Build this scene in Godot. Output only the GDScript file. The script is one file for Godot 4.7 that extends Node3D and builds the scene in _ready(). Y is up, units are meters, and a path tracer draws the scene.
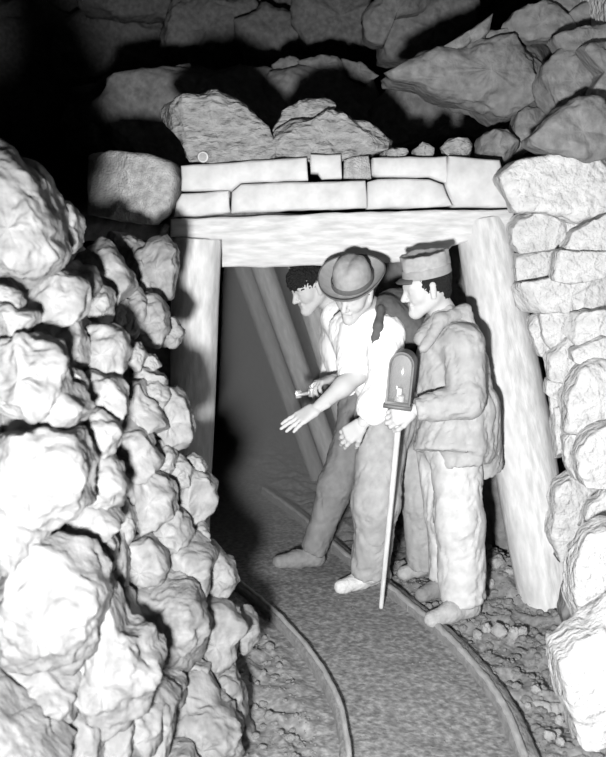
extends Node3D
# A mine heading lit by one flash lamp: rubble walls, a timber portal and three miners.

const FOCAL := 914.0                       # focal length in pixels of a 606 x 757 frame
const EYE := Vector3(0, 1.72, 0)
const TILT := 9.2                          # degrees the camera looks down
const LAMP := Vector3(-0.24, 1.28, -0.32)  # the flash lamp beside the camera
const LAMP_ENERGY := 29.0
const LAMP_AIM := Vector3(0.35, 0.92, -4.2)
const LAMP_CONE := 49.0

var names := {}
var rough_noise := FastNoiseLite.new()
var crag_noise := FastNoiseLite.new()
var fold_noise := FastNoiseLite.new()
var rng := RandomNumberGenerator.new()
var M := {}

# ------------------------------------------------------------------ measuring
func at(px: float, py: float, d: float) -> Vector3:
	var t := deg_to_rad(TILT)
	var a := (px - 303.0) / FOCAL
	var b := -(py - 378.5) / FOCAL
	var dir := Vector3(a, b * cos(t) - sin(t), -(cos(t) + b * sin(t)))
	return EYE + dir * (d / -dir.z)

func ground(px: float, py: float, h := 0.0) -> Vector3:
	var t := deg_to_rad(TILT)
	var a := (px - 303.0) / FOCAL
	var b := -(py - 378.5) / FOCAL
	var dir := Vector3(a, b * cos(t) - sin(t), -(cos(t) + b * sin(t)))
	return EYE + dir * ((h - EYE.y) / dir.y)

# ------------------------------------------------------------------ nodes
func numbered(called: String) -> String:
	if not names.has(called):
		names[called] = 0
		return called
	names[called] += 1
	return "%s_%03d" % [called, names[called]]

func thing(called: String, label: String, category: String, where := Vector3.ZERO, group := "") -> Node3D:
	var o := Node3D.new()
	o.name = numbered(called)
	add_child(o)
	o.position = where
	o.set_meta("label", label)
	o.set_meta("category", category)
	if group:
		o.set_meta("group", group)
	return o

func solid(called: String, mesh: Mesh, m: Material, label: String, category: String, where := Vector3.ZERO, group := "") -> MeshInstance3D:
	var o := MeshInstance3D.new()
	o.name = numbered(called)
	o.mesh = mesh
	o.material_override = m
	add_child(o)
	o.position = where
	o.set_meta("label", label)
	o.set_meta("category", category)
	if group:
		o.set_meta("group", group)
	return o

func struct(called: String, mesh: Mesh, m: Material, label: String, where := Vector3.ZERO) -> MeshInstance3D:
	var o := MeshInstance3D.new()
	o.name = called
	o.mesh = mesh
	o.material_override = m
	add_child(o)
	o.position = where
	o.set_meta("kind", "structure")
	o.set_meta("label", label)
	return o

func part(called: String, mesh: Mesh, m: Material, parent: Node3D, where := Vector3.ZERO, label := "") -> MeshInstance3D:
	var o := MeshInstance3D.new()
	o.name = called
	o.mesh = mesh
	o.material_override = m
	parent.add_child(o, true)
	o.position = where
	if label:
		o.set_meta("label", label)
	return o

# ------------------------------------------------------------------ materials
func grey_image(n: FastNoiseLite, size: int, lo: float, hi: float, power := 1.0) -> Image:
	var im := n.get_seamless_image(size, size)
	im.convert(Image.FORMAT_L8)
	var data := im.get_data()
	var lut := PackedByteArray()
	for i in 256:
		lut.append(int(clampf(lo + (hi - lo) * pow(i / 255.0, power), 0.0, 1.0) * 255.0))
	for i in data.size():
		data[i] = lut[data[i]]
	return Image.create_from_data(size, size, false, Image.FORMAT_L8, data)

func noise(sd: int, freq: float, oct: int, ridged := false) -> FastNoiseLite:
	var n := FastNoiseLite.new()
	n.seed = sd
	n.noise_type = FastNoiseLite.TYPE_SIMPLEX_SMOOTH
	n.frequency = freq
	n.fractal_type = FastNoiseLite.FRACTAL_RIDGED if ridged else FastNoiseLite.FRACTAL_FBM
	n.fractal_octaves = oct
	return n

func matte(called: String, grey: float, tex: Texture2D = null, scale := Vector3.ONE, bump: Texture2D = null, bump_cm := 0.0, rough := 0.95) -> StandardMaterial3D:
	var m := StandardMaterial3D.new()
	m.resource_name = called
	m.albedo_color = Color(grey, grey, grey).linear_to_srgb()
	m.roughness = rough
	m.metallic_specular = 0.3
	if tex:
		m.albedo_texture = tex
	if bump:
		m.heightmap_enabled = true
		m.heightmap_texture = bump
		m.heightmap_scale = bump_cm
	m.uv1_triplanar = true
	m.uv1_scale = scale
	return m

func make_materials() -> void:
	var t_rock := ImageTexture.create_from_image(grey_image(noise(11, 0.012, 6), 512, 0.70, 1.0))
	var t_rockbump := ImageTexture.create_from_image(grey_image(noise(12, 0.014, 6), 512, 0.0, 1.0))
	var t_grit := ImageTexture.create_from_image(grey_image(noise(13, 0.05, 5), 512, 0.0, 1.0))
	var t_wood := ImageTexture.create_from_image(grey_image(noise(14, 0.014, 6), 512, 0.78, 1.0))
	var t_woodbump := ImageTexture.create_from_image(grey_image(noise(15, 0.03, 6), 512, 0.0, 1.0))
	var t_cloth := ImageTexture.create_from_image(grey_image(noise(16, 0.010, 6), 512, 0.84, 1.0))
	var t_dirt := ImageTexture.create_from_image(grey_image(noise(17, 0.03, 6), 512, 0.55, 1.0))
	M.rock = matte("grey mine rock", 0.25, t_rock, Vector3.ONE * 2.2, t_rockbump, 0.9)
	M.rock_fitted = matte("pale fitted rock", 0.60, t_cloth, Vector3.ONE * 2.6, t_rockbump, 1.6)
	M.rock_slab = matte("furrowed rock", 0.38, t_rock, Vector3(1.6, 3.4, 2.2), t_rockbump, 2.6)
	M.dirt = matte("trodden dirt", 0.38, t_dirt, Vector3.ONE * 1.7, t_grit, 0.22)
	M.gravel = matte("gravel", 0.46, t_dirt, Vector3.ONE * 4.0, t_grit, 0.3)
	M.stone_pale = matte("pale chip of stone", 0.62, t_rock, Vector3.ONE * 4.0, t_grit, 0.3)
	M.block = matte("hewn block", 0.62, t_cloth, Vector3.ONE * 1.6, t_rockbump, 0.25)
	M.block_rough = matte("rough hewn block", 0.45, t_rock, Vector3.ONE * 3.0, t_grit, 0.8)
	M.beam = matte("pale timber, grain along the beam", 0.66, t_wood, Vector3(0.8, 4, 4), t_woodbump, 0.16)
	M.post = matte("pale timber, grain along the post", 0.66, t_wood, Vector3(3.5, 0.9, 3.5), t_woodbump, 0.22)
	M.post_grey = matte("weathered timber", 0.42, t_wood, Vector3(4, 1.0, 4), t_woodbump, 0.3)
	M.rail = matte("rail timber", 0.27, t_wood, Vector3(5, 5, 1.5), t_woodbump, 0.5)
	M.strap = matte("worn rail strap", 0.42, t_wood, Vector3(5, 5, 1.5), t_grit, 0.1, 0.6)
	M.shirt = matte("white cotton", 0.86, null, Vector3.ONE)
	M.trouser = matte("grey work trousers", 0.40, t_cloth, Vector3.ONE * 3.0, t_grit, 0.04)
	M.trouser_dark = matte("brown work trousers", 0.24, t_cloth, Vector3.ONE * 3.0, t_grit, 0.04)
	M.trouser_pale = matte("dusty pale trousers", 0.58, t_cloth, Vector3.ONE * 3.0, t_grit, 0.04)
	M.coat = matte("dusty canvas coat", 0.42, t_cloth, Vector3.ONE * 3.0, t_grit, 0.04)
	M.vest = matte("dark wool vest", 0.12, t_cloth, Vector3.ONE * 6.0)
	M.skin = matte("skin", 0.45, null, Vector3.ONE, null, 0.0, 0.6)
	M.hair = matte("dark hair", 0.10, t_grit, Vector3.ONE * 9.0, t_grit, 0.8)
	M.felt = matte("grey felt", 0.34, t_cloth, Vector3.ONE * 5.0, t_grit, 0.06)
	M.felt_dark = matte("dark felt band", 0.13, t_cloth, Vector3.ONE * 8.0)
	M.cap = matte("grey wool cap", 0.38, t_cloth, Vector3.ONE * 5.0, t_grit, 0.06)
	M.shoe = matte("dusty leather", 0.42, t_cloth, Vector3.ONE * 5.0, t_grit, 0.06)
	M.shoe_dark = matte("dark leather", 0.25, t_cloth, Vector3.ONE * 5.0, t_grit, 0.06)
	M.shoe_pale = matte("pale dust-covered leather", 0.68, t_cloth, Vector3.ONE * 5.0, t_grit, 0.06)
	M.stick = matte("peeled stick", 0.72, t_wood, Vector3(7, 1.1, 7))
	M.tin = matte("dull tin", 0.16, t_cloth, Vector3.ONE * 6.0, null, 0.0, 0.5)
	M.tin.metallic = 0.2
	M.steel = matte("bright steel", 0.85, null, Vector3.ONE, null, 0.0, 0.3)
	M.steel.metallic = 0.7
	M.wax = matte("candle wax", 0.85)
	M.glass = StandardMaterial3D.new()
	M.glass.resource_name = "lantern glass"
	M.glass.albedo_color = Color(0.9, 0.9, 0.9, 0.12)
	M.glass.transparency = BaseMaterial3D.TRANSPARENCY_ALPHA
	M.glass.roughness = 0.05
	M.flame = StandardMaterial3D.new()
	M.flame.resource_name = "burning magnesium"
	M.flame.albedo_color = Color.WHITE
	M.flame.emission_enabled = true
	M.flame.emission = Color.WHITE
	M.flame.emission_energy_multiplier = 6.0

# ------------------------------------------------------------------ mesh tools
func grid_mesh(pts: PackedVector3Array, nu: int, nv: int, wrap_u: bool) -> ArrayMesh:
	# pts[v * nu + u]; normals from the shared corners
	var idx := PackedInt32Array()
	var last := nu if wrap_u else nu - 1
	for v in nv - 1:
		for u in last:
			var u2 := (u + 1) % nu
			var a := v * nu + u
			var b := v * nu + u2
			var c := (v + 1) * nu + u
			var d := (v + 1) * nu + u2
			idx.append_array([a, c, b, b, c, d])
	return indexed(pts, idx)

func indexed(pts: PackedVector3Array, idx: PackedInt32Array, nrm = null) -> ArrayMesh:
	if nrm == null:
		nrm = PackedVector3Array()
		nrm.resize(pts.size())
		for t in range(0, idx.size(), 3):
			var a := pts[idx[t]]
			var n := (pts[idx[t + 2]] - a).cross(pts[idx[t + 1]] - a)
			nrm[idx[t]] += n
			nrm[idx[t + 1]] += n
			nrm[idx[t + 2]] += n
		for i in nrm.size():
			nrm[i] = nrm[i].normalized() if nrm[i].length_squared() > 0.0 else Vector3.UP
	var arr := []
	arr.resize(Mesh.ARRAY_MAX)
	arr[Mesh.ARRAY_VERTEX] = pts
	arr[Mesh.ARRAY_NORMAL] = nrm
	arr[Mesh.ARRAY_INDEX] = idx
	var am := ArrayMesh.new()
	am.add_surface_from_arrays(Mesh.PRIMITIVE_TRIANGLES, arr)
	return am

func outline_radius(poly: PackedVector2Array, ang: float) -> float:
	var d := Vector2(cos(ang), sin(ang))
	var best := 0.0
	for i in poly.size():
		var a := poly[i]
		var e := poly[(i + 1) % poly.size()] - a
		var den := d.cross(e)
		if absf(den) < 1e-9:
			continue
		var t := a.cross(e) / den
		var s := a.cross(d) / den
		if t > 0.0 and s >= -1e-4 and s <= 1.0001:
			best = maxf(best, t)
	return best

# A boulder whose cross-section facing the heading is the given outline and which is as deep as it is thick.
func boulder(outline: PackedVector2Array, thick: float, sd: int, rough := 1.0, nu := 56, nv := 30, square := 0.5) -> ArrayMesh:
	rng.seed = sd * 7919 + 13
	var ext := 0.0
	for p in outline:
		ext += p.length()
	ext /= outline.size()
	var rad := PackedFloat32Array()
	for u in nu:
		rad.append(outline_radius(outline, TAU * u / nu))
	for pass_ in (1 if square > 0.4 else 0):
		var r2 := rad.duplicate()
		for u in nu:
			r2[u] = rad[u] * 0.5 + 0.25 * (rad[(u + 1) % nu] + rad[(u + nu - 1) % nu])
		rad = r2
	var cuts := []
	for k in (7 if square > 0.4 else 2):
		var n := Vector3(rng.randf_range(-1, 1), rng.randf_range(-1, 1), rng.randf_range(-0.25, 1.2)).normalized()
		var reach := Vector3(n.x * ext, n.y * ext, n.z * thick).length()
		cuts.append([n, reach * rng.randf_range(0.72, 0.95)])
	var off := Vector3(sd * 3.7, sd * 1.3, sd * 2.1)
	var pts := PackedVector3Array()
	pts.resize(nu * nv)
	var f1 := 0.9 / ext
	var f2 := 3.2 / ext
	for v in nv:
		var phi := lerpf(PI / 2, -PI / 2, v / float(nv - 1))
		var c := pow(maxf(cos(phi), 0.0), square)
		var s := signf(sin(phi)) * pow(absf(sin(phi)), square)
		for u in nu:
			var a := TAU * u / nu
			var p := Vector3(cos(a) * rad[u] * c, sin(a) * rad[u] * c, s * thick)
			for cut in cuts:
				var over: float = p.dot(cut[0]) - cut[1]
				if over > 0.0:
					p -= cut[0] * (over * 0.85)
			var dir := p.normalized()
			var low := rough_noise.get_noise_3dv(p * f1 * 60.0 + off * 40.0)
			var high := crag_noise.get_noise_3dv(p * f2 * 20.0 + off * 40.0)
			p += dir * ext * rough * (0.17 * low + 0.09 * (high - 0.1))
			pts[v * nu + u] = p
	return grid_mesh(pts, nu, nv, true)

func rock_from(pix: Array, d: float, thick_ratio: float, sd: int, rough := 1.0, grow := 1.2, square := 0.45) -> Array:
	var n := pix.size() / 2
	var mid := Vector3.ZERO
	var ring := []
	for i in n:
		var p := at(pix[i * 2], pix[i * 2 + 1], d)
		ring.append(p)
		mid += p
	mid /= n
	var poly := PackedVector2Array()
	var ext := 0.0
	for p in ring:
		poly.append(Vector2(p.x - mid.x, p.y - mid.y) * grow)
		ext += (p - mid).length()
	ext /= n
	var big := ext * FOCAL / d > 40.0
	return [boulder(poly, ext * thick_ratio, sd, rough, 88 if big else 52, 46 if big else 28, square), mid]

# A slab of the setting: an uneven face and the rock behind it.
func slab(fn: Callable, nu: int, nv: int, back: Vector3) -> ArrayMesh:
	var pts := PackedVector3Array()
	for side in 2:
		for v in nv:
			for u in nu:
				var p: Vector3 = fn.call(u / float(nu - 1), v / float(nv - 1))
				pts.append(p + back * side)
	var idx := PackedInt32Array()
	var off := nu * nv
	for v in nv - 1:
		for u in nu - 1:
			var a := v * nu + u
			idx.append_array([a, a + nu, a + 1, a + 1, a + nu, a + nu + 1])
			a += off
			idx.append_array([a, a + 1, a + nu, a + 1, a + nu + 1, a + nu])
	for u in nu - 1:
		for v in [0, nv - 1]:
			var a: int = v * nu + u
			idx.append_array([a, a + 1, a + off, a + 1, a + off + 1, a + off])
	for v in nv - 1:
		for u in [0, nu - 1]:
			var a: int = v * nu + u
			idx.append_array([a, a + off, a + nu, a + nu, a + off, a + nu + off])
	return indexed(pts, idx)

func crag(p: Vector3, amp: float, freq := 1.0) -> Vector3:
	return Vector3(rough_noise.get_noise_3dv(p * 40.0 * freq), rough_noise.get_noise_3dv(p * 40.0 * freq + Vector3(300, 0, 0)), rough_noise.get_noise_3dv(p * 40.0 * freq + Vector3(0, 500, 0))) * amp

# A round timber along the local y axis, from y = 0 up.
func log_mesh(length: float, radii: Array, sd: int, squash := 1.0, wobble := 0.05) -> ArrayMesh:
	var nu := 28
	var nv := 40
	var pts := PackedVector3Array()
	var rows := []
	rows.append([0.0, 0.0])
	rows.append([0.0, 0.93])
	for v in nv:
		rows.append([0.008 + (length - 0.016) * v / float(nv - 1), 1.0])
	rows.append([length, 0.93])
	rows.append([length, 0.0])
	for row in rows:
		var y: float = row[0]
		var t := clampf(y / length, 0.0, 0.9999) * (radii.size() - 1)
		var k := int(t)
		var r: float = lerpf(radii[k], radii[k + 1], t - k) * row[1]
		for u in nu:
			var a := -TAU * u / nu
			var w := 1.0 + wobble * rough_noise.get_noise_3d(cos(a) * 30.0 + sd * 77.0, y * 25.0, sin(a) * 30.0) + wobble * 0.7 * rough_noise.get_noise_3d(cos(a) * 110.0 + sd * 77.0, y * 14.0, sin(a) * 110.0)
			pts.append(Vector3(cos(a) * r * w, y, sin(a) * r * w * squash))
	return grid_mesh(pts, nu, rows.size(), true)

func along(o: Node3D, a: Vector3, b: Vector3) -> void:
	var y := (b - a).normalized()
	var z := Vector3.BACK
	var x := y.cross(z).normalized()
	o.transform = Transform3D(Basis(x, y, x.cross(y)), a)

# A hewn block: an outline in the x-y plane, chamfered, going back from z = 0.
func block_mesh(poly: PackedVector2Array, deep: float, chamfer: float, uneven := 0.004, sd := 1) -> ArrayMesh:
	var fine := PackedVector2Array()
	for i in poly.size():
		var a := poly[i]
		var b := poly[(i + 1) % poly.size()]
		var steps := maxi(1, int(a.distance_to(b) / 0.05))
		for s in steps:
			fine.append(a.lerp(b, s / float(steps)))
	if Geometry2D.is_polygon_clockwise(fine):
		fine.reverse()
	var mid := Vector2.ZERO
	for p in fine:
		mid += p
	mid /= fine.size()
	var st := SurfaceTool.new()
	st.begin(Mesh.PRIMITIVE_TRIANGLES)
	var rings := []
	for spec in [[chamfer, 0.0], [0.0, -chamfer], [0.0, -deep * 0.5], [0.0, -deep]]:
		var ring := PackedVector3Array()
		for i in fine.size():
			var p := fine[i]
			var t := (fine[(i + 1) % fine.size()] - fine[(i + fine.size() - 1) % fine.size()]).normalized()
			var inward := Vector2(-t.y, t.x)
			var q: Vector2 = p + inward * spec[0]
			var v := Vector3(q.x, q.y, spec[1])
			v += Vector3(inward.x, inward.y, 0) * uneven * rough_noise.get_noise_3d(q.x * 300 + sd * 99, q.y * 300, spec[1] * 200)
			ring.append(v)
		rings.append(ring)
	for k in rings.size() - 1:
		for i in fine.size():
			var j := (i + 1) % fine.size()
			for v in [rings[k][i], rings[k][j], rings[k + 1][i], rings[k][j], rings[k + 1][j], rings[k + 1][i]]:
				st.add_vertex(v)
	for side in [0, rings.size() - 1]:
		var flat := PackedVector2Array()
		for v in rings[side]:
			flat.append(Vector2(v.x, v.y))
		var tri := Geometry2D.triangulate_polygon(flat)
		for t in range(0, tri.size(), 3):
			var order := [0, 1, 2]
			var aa := flat[tri[t]]
			var cw := (flat[tri[t + 1]] - aa).cross(flat[tri[t + 2]] - aa) < 0.0
			if cw != (side == 0):
				order = [0, 2, 1]
			for o in order:
				st.add_vertex(rings[side][tri[t + o]])
	st.set_smooth_group(-1)
	st.generate_normals()
	return st.commit()

func lathe(profile: Array, n := 40, sx := 1.0, sz := 1.0) -> ArrayMesh:
	# profile of [radius, y] from the top down
	var pts := PackedVector3Array()
	for pr in profile:
		for u in n:
			var a := TAU * u / n
			pts.append(Vector3(cos(a) * pr[0] * sx, pr[1], -sin(a) * pr[0] * sz))
	return grid_mesh(pts, n, profile.size(), true)

func tube(pts_in: Array, r: float, n := 12) -> ArrayMesh:
	var pts := PackedVector3Array()
	for i in pts_in.size():
		var p: Vector3 = pts_in[i]
		var t: Vector3 = (pts_in[mini(i + 1, pts_in.size() - 1)] - pts_in[maxi(i - 1, 0)]).normalized()
		var x := t.cross(Vector3(0.3, 0.2, 0.93)).normalized()
		var y := t.cross(x)
		for cap in ([0.0, 1.0] if i == 0 else [1.0, 0.0] if i == pts_in.size() - 1 else [1.0]):
			for u in n:
				var a := TAU * u / n
				pts.append(p + (x * cos(a) + y * sin(a)) * r * cap)
	return grid_mesh(pts, n, pts.size() / n, true)

# ------------------------------------------------------------------ figures: a distance field meshed as surface nets
func bone(a: Vector3, b: Vector3, ra: float, rb: float, k := 0.03, opt := {}) -> Dictionary:
	var d := {"a": a, "b": b, "ra": ra, "rb": rb, "k": k}
	d.merge(opt)
	return d

func chain(pts: Array, radii: Array, k := 0.03, opt_last := {}) -> Array:
	var out := []
	for i in pts.size() - 1:
		out.append(bone(pts[i], pts[i + 1], radii[i], radii[i + 1], k, opt_last if i == pts.size() - 2 else {}))
	return out

# Adds the surface of the bones to [points, normals, indices]
func net(bones: Array, cell: float, into: Array, fold := 0.0, fold_freq := Vector3(1, 1, 1), sd := 0) -> void:
	var lo := Vector3.INF
	var hi := -Vector3.INF
	for b in bones:
		if b.has("carve"):
			continue
		var r: float = maxf(b.ra, b.rb) + 0.02
		lo = lo.min(b.a - Vector3.ONE * r).min(b.b - Vector3.ONE * r)
		hi = hi.max(b.a + Vector3.ONE * r).max(b.b + Vector3.ONE * r)
	lo -= Vector3.ONE * cell * 2.5
	hi += Vector3.ONE * cell * 2.5
	var nx := int((hi.x - lo.x) / cell) + 2
	var ny := int((hi.y - lo.y) / cell) + 2
	var nz := int((hi.z - lo.z) / cell) + 2
	var sxy := nx * ny
	var f := PackedFloat32Array()
	f.resize(nx * ny * nz)
	f.fill(1.0)
	for b in bones:
		var a: Vector3 = b.a
		var ab: Vector3 = b.b - a
		var len2 := maxf(ab.length_squared(), 1e-9)
		var ra: float = b.ra
		var dr: float = b.rb - b.ra
		var k: float = b.k
		var carve: bool = b.has("carve")
		var squash: bool = b.has("n")
		var sn: Vector3 = b.get("n", Vector3.UP)
		var ss: float = b.get("s", 1.0) - 1.0
		var flat_end: bool = b.has("flat")
		var abn := ab.normalized()
		var floor_at: float = b.get("floor", -99.0)
		var reach := maxf(b.ra, b.rb) + k + cell * 4.0
		var l3: Vector3 = (a.min(b.b) - Vector3.ONE * reach - lo) / cell
		var h3: Vector3 = (a.max(b.b) + Vector3.ONE * reach - lo) / cell
		var x0 := maxi(0, int(l3.x))
		var x1 := mini(nx, int(h3.x) + 1)
		for z in range(maxi(0, int(l3.z)), mini(nz, int(h3.z) + 1)):
			for y in range(maxi(0, int(l3.y)), mini(ny, int(h3.y) + 1)):
				var row := z * sxy + y * nx
				var q := Vector3(lo.x + x0 * cell, lo.y + y * cell, lo.z + z * cell) - a
				var below := floor_at - (lo.y + y * cell)
				for x in range(x0, x1):
					var w := q
					q.x += cell
					if squash:
						w += sn * (w.dot(sn) * ss)
					var h := clampf(w.dot(ab) / len2, 0.0, 1.0)
					var d := (w - ab * h).length() - ra - dr * h
					if flat_end:
						d = maxf(d, (w - ab).dot(abn))
					if below > d:
						d = below
					var g := f[row + x]
					if carve:
						d = -d
						var hh := maxf(k - absf(g - d), 0.0) / k
						f[row + x] = maxf(g, d) + hh * hh * k * 0.25
					else:
						var hh := maxf(k - absf(g - d), 0.0) / k
						f[row + x] = minf(g, d) - hh * hh * k * 0.25
	var pts: PackedVector3Array = into[0]
	var nrm: PackedVector3Array = into[1]
	var idx: PackedInt32Array = into[2]
	var vid := PackedInt32Array()
	vid.resize(f.size())
	vid.fill(-1)
	var lim := cell * 3.5
	var corner := [0, 1, nx, nx + 1, sxy, sxy + 1, sxy + nx, sxy + nx + 1]
	var cpos := [Vector3(0, 0, 0), Vector3(1, 0, 0), Vector3(0, 1, 0), Vector3(1, 1, 0), Vector3(0, 0, 1), Vector3(1, 0, 1), Vector3(0, 1, 1), Vector3(1, 1, 1)]
	var edges := [[0, 1], [2, 3], [4, 5], [6, 7], [0, 2], [1, 3], [4, 6], [5, 7], [0, 4], [1, 5], [2, 6], [3, 7]]
	var off := Vector3(sd * 31.0, sd * 17.0, 0)
	for z in nz - 1:
		for y in ny - 1:
			var row := z * sxy + y * nx
			for x in nx - 1:
				var i := row + x
				if absf(f[i]) > lim:
					continue
				var v0 := f[i]
				var v1 := f[i + 1]
				var v2 := f[i + nx]
				var v3 := f[i + nx + 1]
				var v4 := f[i + sxy]
				var v5 := f[i + sxy + 1]
				var v6 := f[i + sxy + nx]
				var v7 := f[i + sxy + nx + 1]
				var s := int(v0 < 0) + int(v1 < 0) + int(v2 < 0) + int(v3 < 0) + int(v4 < 0) + int(v5 < 0) + int(v6 < 0) + int(v7 < 0)
				if s == 0 or s == 8:
					continue
				var vals := [v0, v1, v2, v3, v4, v5, v6, v7]
				var sum := Vector3.ZERO
				var cnt := 0
				for e in edges:
					var fa: float = vals[e[0]]
					var fb: float = vals[e[1]]
					if (fa < 0) != (fb < 0):
						var pa: Vector3 = cpos[e[0]]
						var pb: Vector3 = cpos[e[1]]
						sum += pa.lerp(pb, fa / (fa - fb))
						cnt += 1
				var n := Vector3((v1 + v3 + v5 + v7) - (v0 + v2 + v4 + v6), (v2 + v3 + v6 + v7) - (v0 + v1 + v4 + v5), (v4 + v5 + v6 + v7) - (v0 + v1 + v2 + v3)).normalized()
				var p := lo + (Vector3(x, y, z) + sum / cnt) * cell
				if fold > 0.0:
					var fq := (p + off) * fold_freq * 100.0
					var crease := absf(fold_noise.get_noise_3dv(fq * 1.5 + Vector3(90, 0, 0)))
					p += n * fold * (1.1 * fold_noise.get_noise_3dv(fq) - 0.9 * (0.22 - minf(crease, 0.22)) / 0.22 + 0.3)
				vid[i] = pts.size()
				pts.append(p)
				nrm.append(n)
	for z in range(1, nz - 1):
		for y in range(1, ny - 1):
			var row := z * sxy + y * nx
			for x in range(1, nx - 1):
				var i := row + x
				if vid[i] < 0 and vid[i - 1 - nx - sxy] < 0 and vid[i - 1] < 0 and vid[i - nx] < 0 and vid[i - sxy] < 0:
					continue
				var inside := f[i] < 0
				if inside != (f[i + 1] < 0):
					quad(idx, vid[i], vid[i - nx], vid[i - nx - sxy], vid[i - sxy], inside)
				if inside != (f[i + nx] < 0):
					quad(idx, vid[i], vid[i - sxy], vid[i - sxy - 1], vid[i - 1], inside)
				if inside != (f[i + sxy] < 0):
					quad(idx, vid[i], vid[i - 1], vid[i - 1 - nx], vid[i - nx], inside)
	into[0] = pts
	into[1] = nrm
	into[2] = idx

func quad(idx: PackedInt32Array, a: int, b: int, c: int, d: int, flip: bool) -> void:
	if a < 0 or b < 0 or c < 0 or d < 0:
		return
	if flip:
		idx.append_array([a, c, b, a, d, c])
	else:
		idx.append_array([a, b, c, a, c, d])

func net_mesh(into: Array, base: Vector3, recompute := false) -> ArrayMesh:
	var pts: PackedVector3Array = into[0]
	for i in pts.size():
		pts[i] -= base
	return indexed(pts, into[2], null if recompute else into[1])

func garment(called: String, bones: Array, m: Material, parent: Node3D, cell := 0.012, fold := 0.006, freq := Vector3(1, 1, 1), sd := 1, label := "") -> MeshInstance3D:
	var into := [PackedVector3Array(), PackedVector3Array(), PackedInt32Array()]
	net(bones, cell, into, fold, freq, sd)
	var o := part(called, net_mesh(into, parent.position, true), m, parent)
	if label:
		o.set_meta("label", label)
	return o

func head_bones(c: Vector3, f: Vector3, u: Vector3, neck: Vector3) -> Array:
	f = f.normalized()
	u = (u - f * u.dot(f)).normalized()
	var r := f.cross(u)
	var out := []
	out.append(bone(c - f * 0.022 + u * 0.022, c + f * 0.018 + u * 0.026, 0.078, 0.074, 0.02))
	out.append(bone(c + f * 0.038 - u * 0.0, c + f * 0.052 - u * 0.062, 0.054, 0.036, 0.03))
	for s in [-1, 1]:
		out.append(bone(c - f * 0.005 - u * 0.045 + r * s * 0.052, c + f * 0.066 - u * 0.098 + r * s * 0.01, 0.024, 0.019, 0.03))
		out.append(bone(c + f * 0.05 - u * 0.022 + r * s * 0.038, c + f * 0.06 - u * 0.03 + r * s * 0.028, 0.026, 0.024, 0.02))
	out.append(bone(c + f * 0.082 - u * 0.099, c + f * 0.086 - u * 0.094, 0.017, 0.016, 0.02))
	for s in [-1, 1]:
		out.append(bone(c + f * 0.102 + u * 0.006 + r * s * 0.03, c + f * 0.1 + u * 0.006 + r * s * 0.038, 0.011, 0.01, 0.012, {"carve": true}))
	for s in [-1, 1]:
		out.append(bone(c + f * 0.076 + u * 0.004 + r * s * 0.031, c + f * 0.076 + u * 0.004 + r * s * 0.032, 0.013, 0.013, 0.004))
		out.append(bone(c + f * 0.084 + u * 0.027 + r * s * 0.006, c + f * 0.074 + u * 0.03 + r * s * 0.045, 0.012, 0.01, 0.016))
		out.append(bone(c - f * 0.008 + u * 0.018 + r * s * 0.08, c - f * 0.002 - u * 0.03 + r * s * 0.076, 0.015, 0.011, 0.008, {"n": r, "s": 1.6}))
	out.append(bone(c + f * 0.09 + u * 0.012, c + f * 0.112 - u * 0.026, 0.008, 0.0125, 0.012))
	for s in [-1, 1]:
		out.append(bone(c + f * 0.1 - u * 0.031 + r * s * 0.011, c + f * 0.098 - u * 0.031 + r * s * 0.012, 0.008, 0.008, 0.008))
	out.append(bone(c + f * 0.088 - u * 0.054 - r * 0.016, c + f * 0.088 - u * 0.054 + r * 0.016, 0.008, 0.008, 0.008))
	out.append(bone(c + f * 0.085 - u * 0.07 - r * 0.013, c + f * 0.085 - u * 0.07 + r * 0.013, 0.009, 0.009, 0.008))
	out.append(bone(c - f * 0.02 - u * 0.05, neck, 0.054, 0.06, 0.03))
	return out

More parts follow.
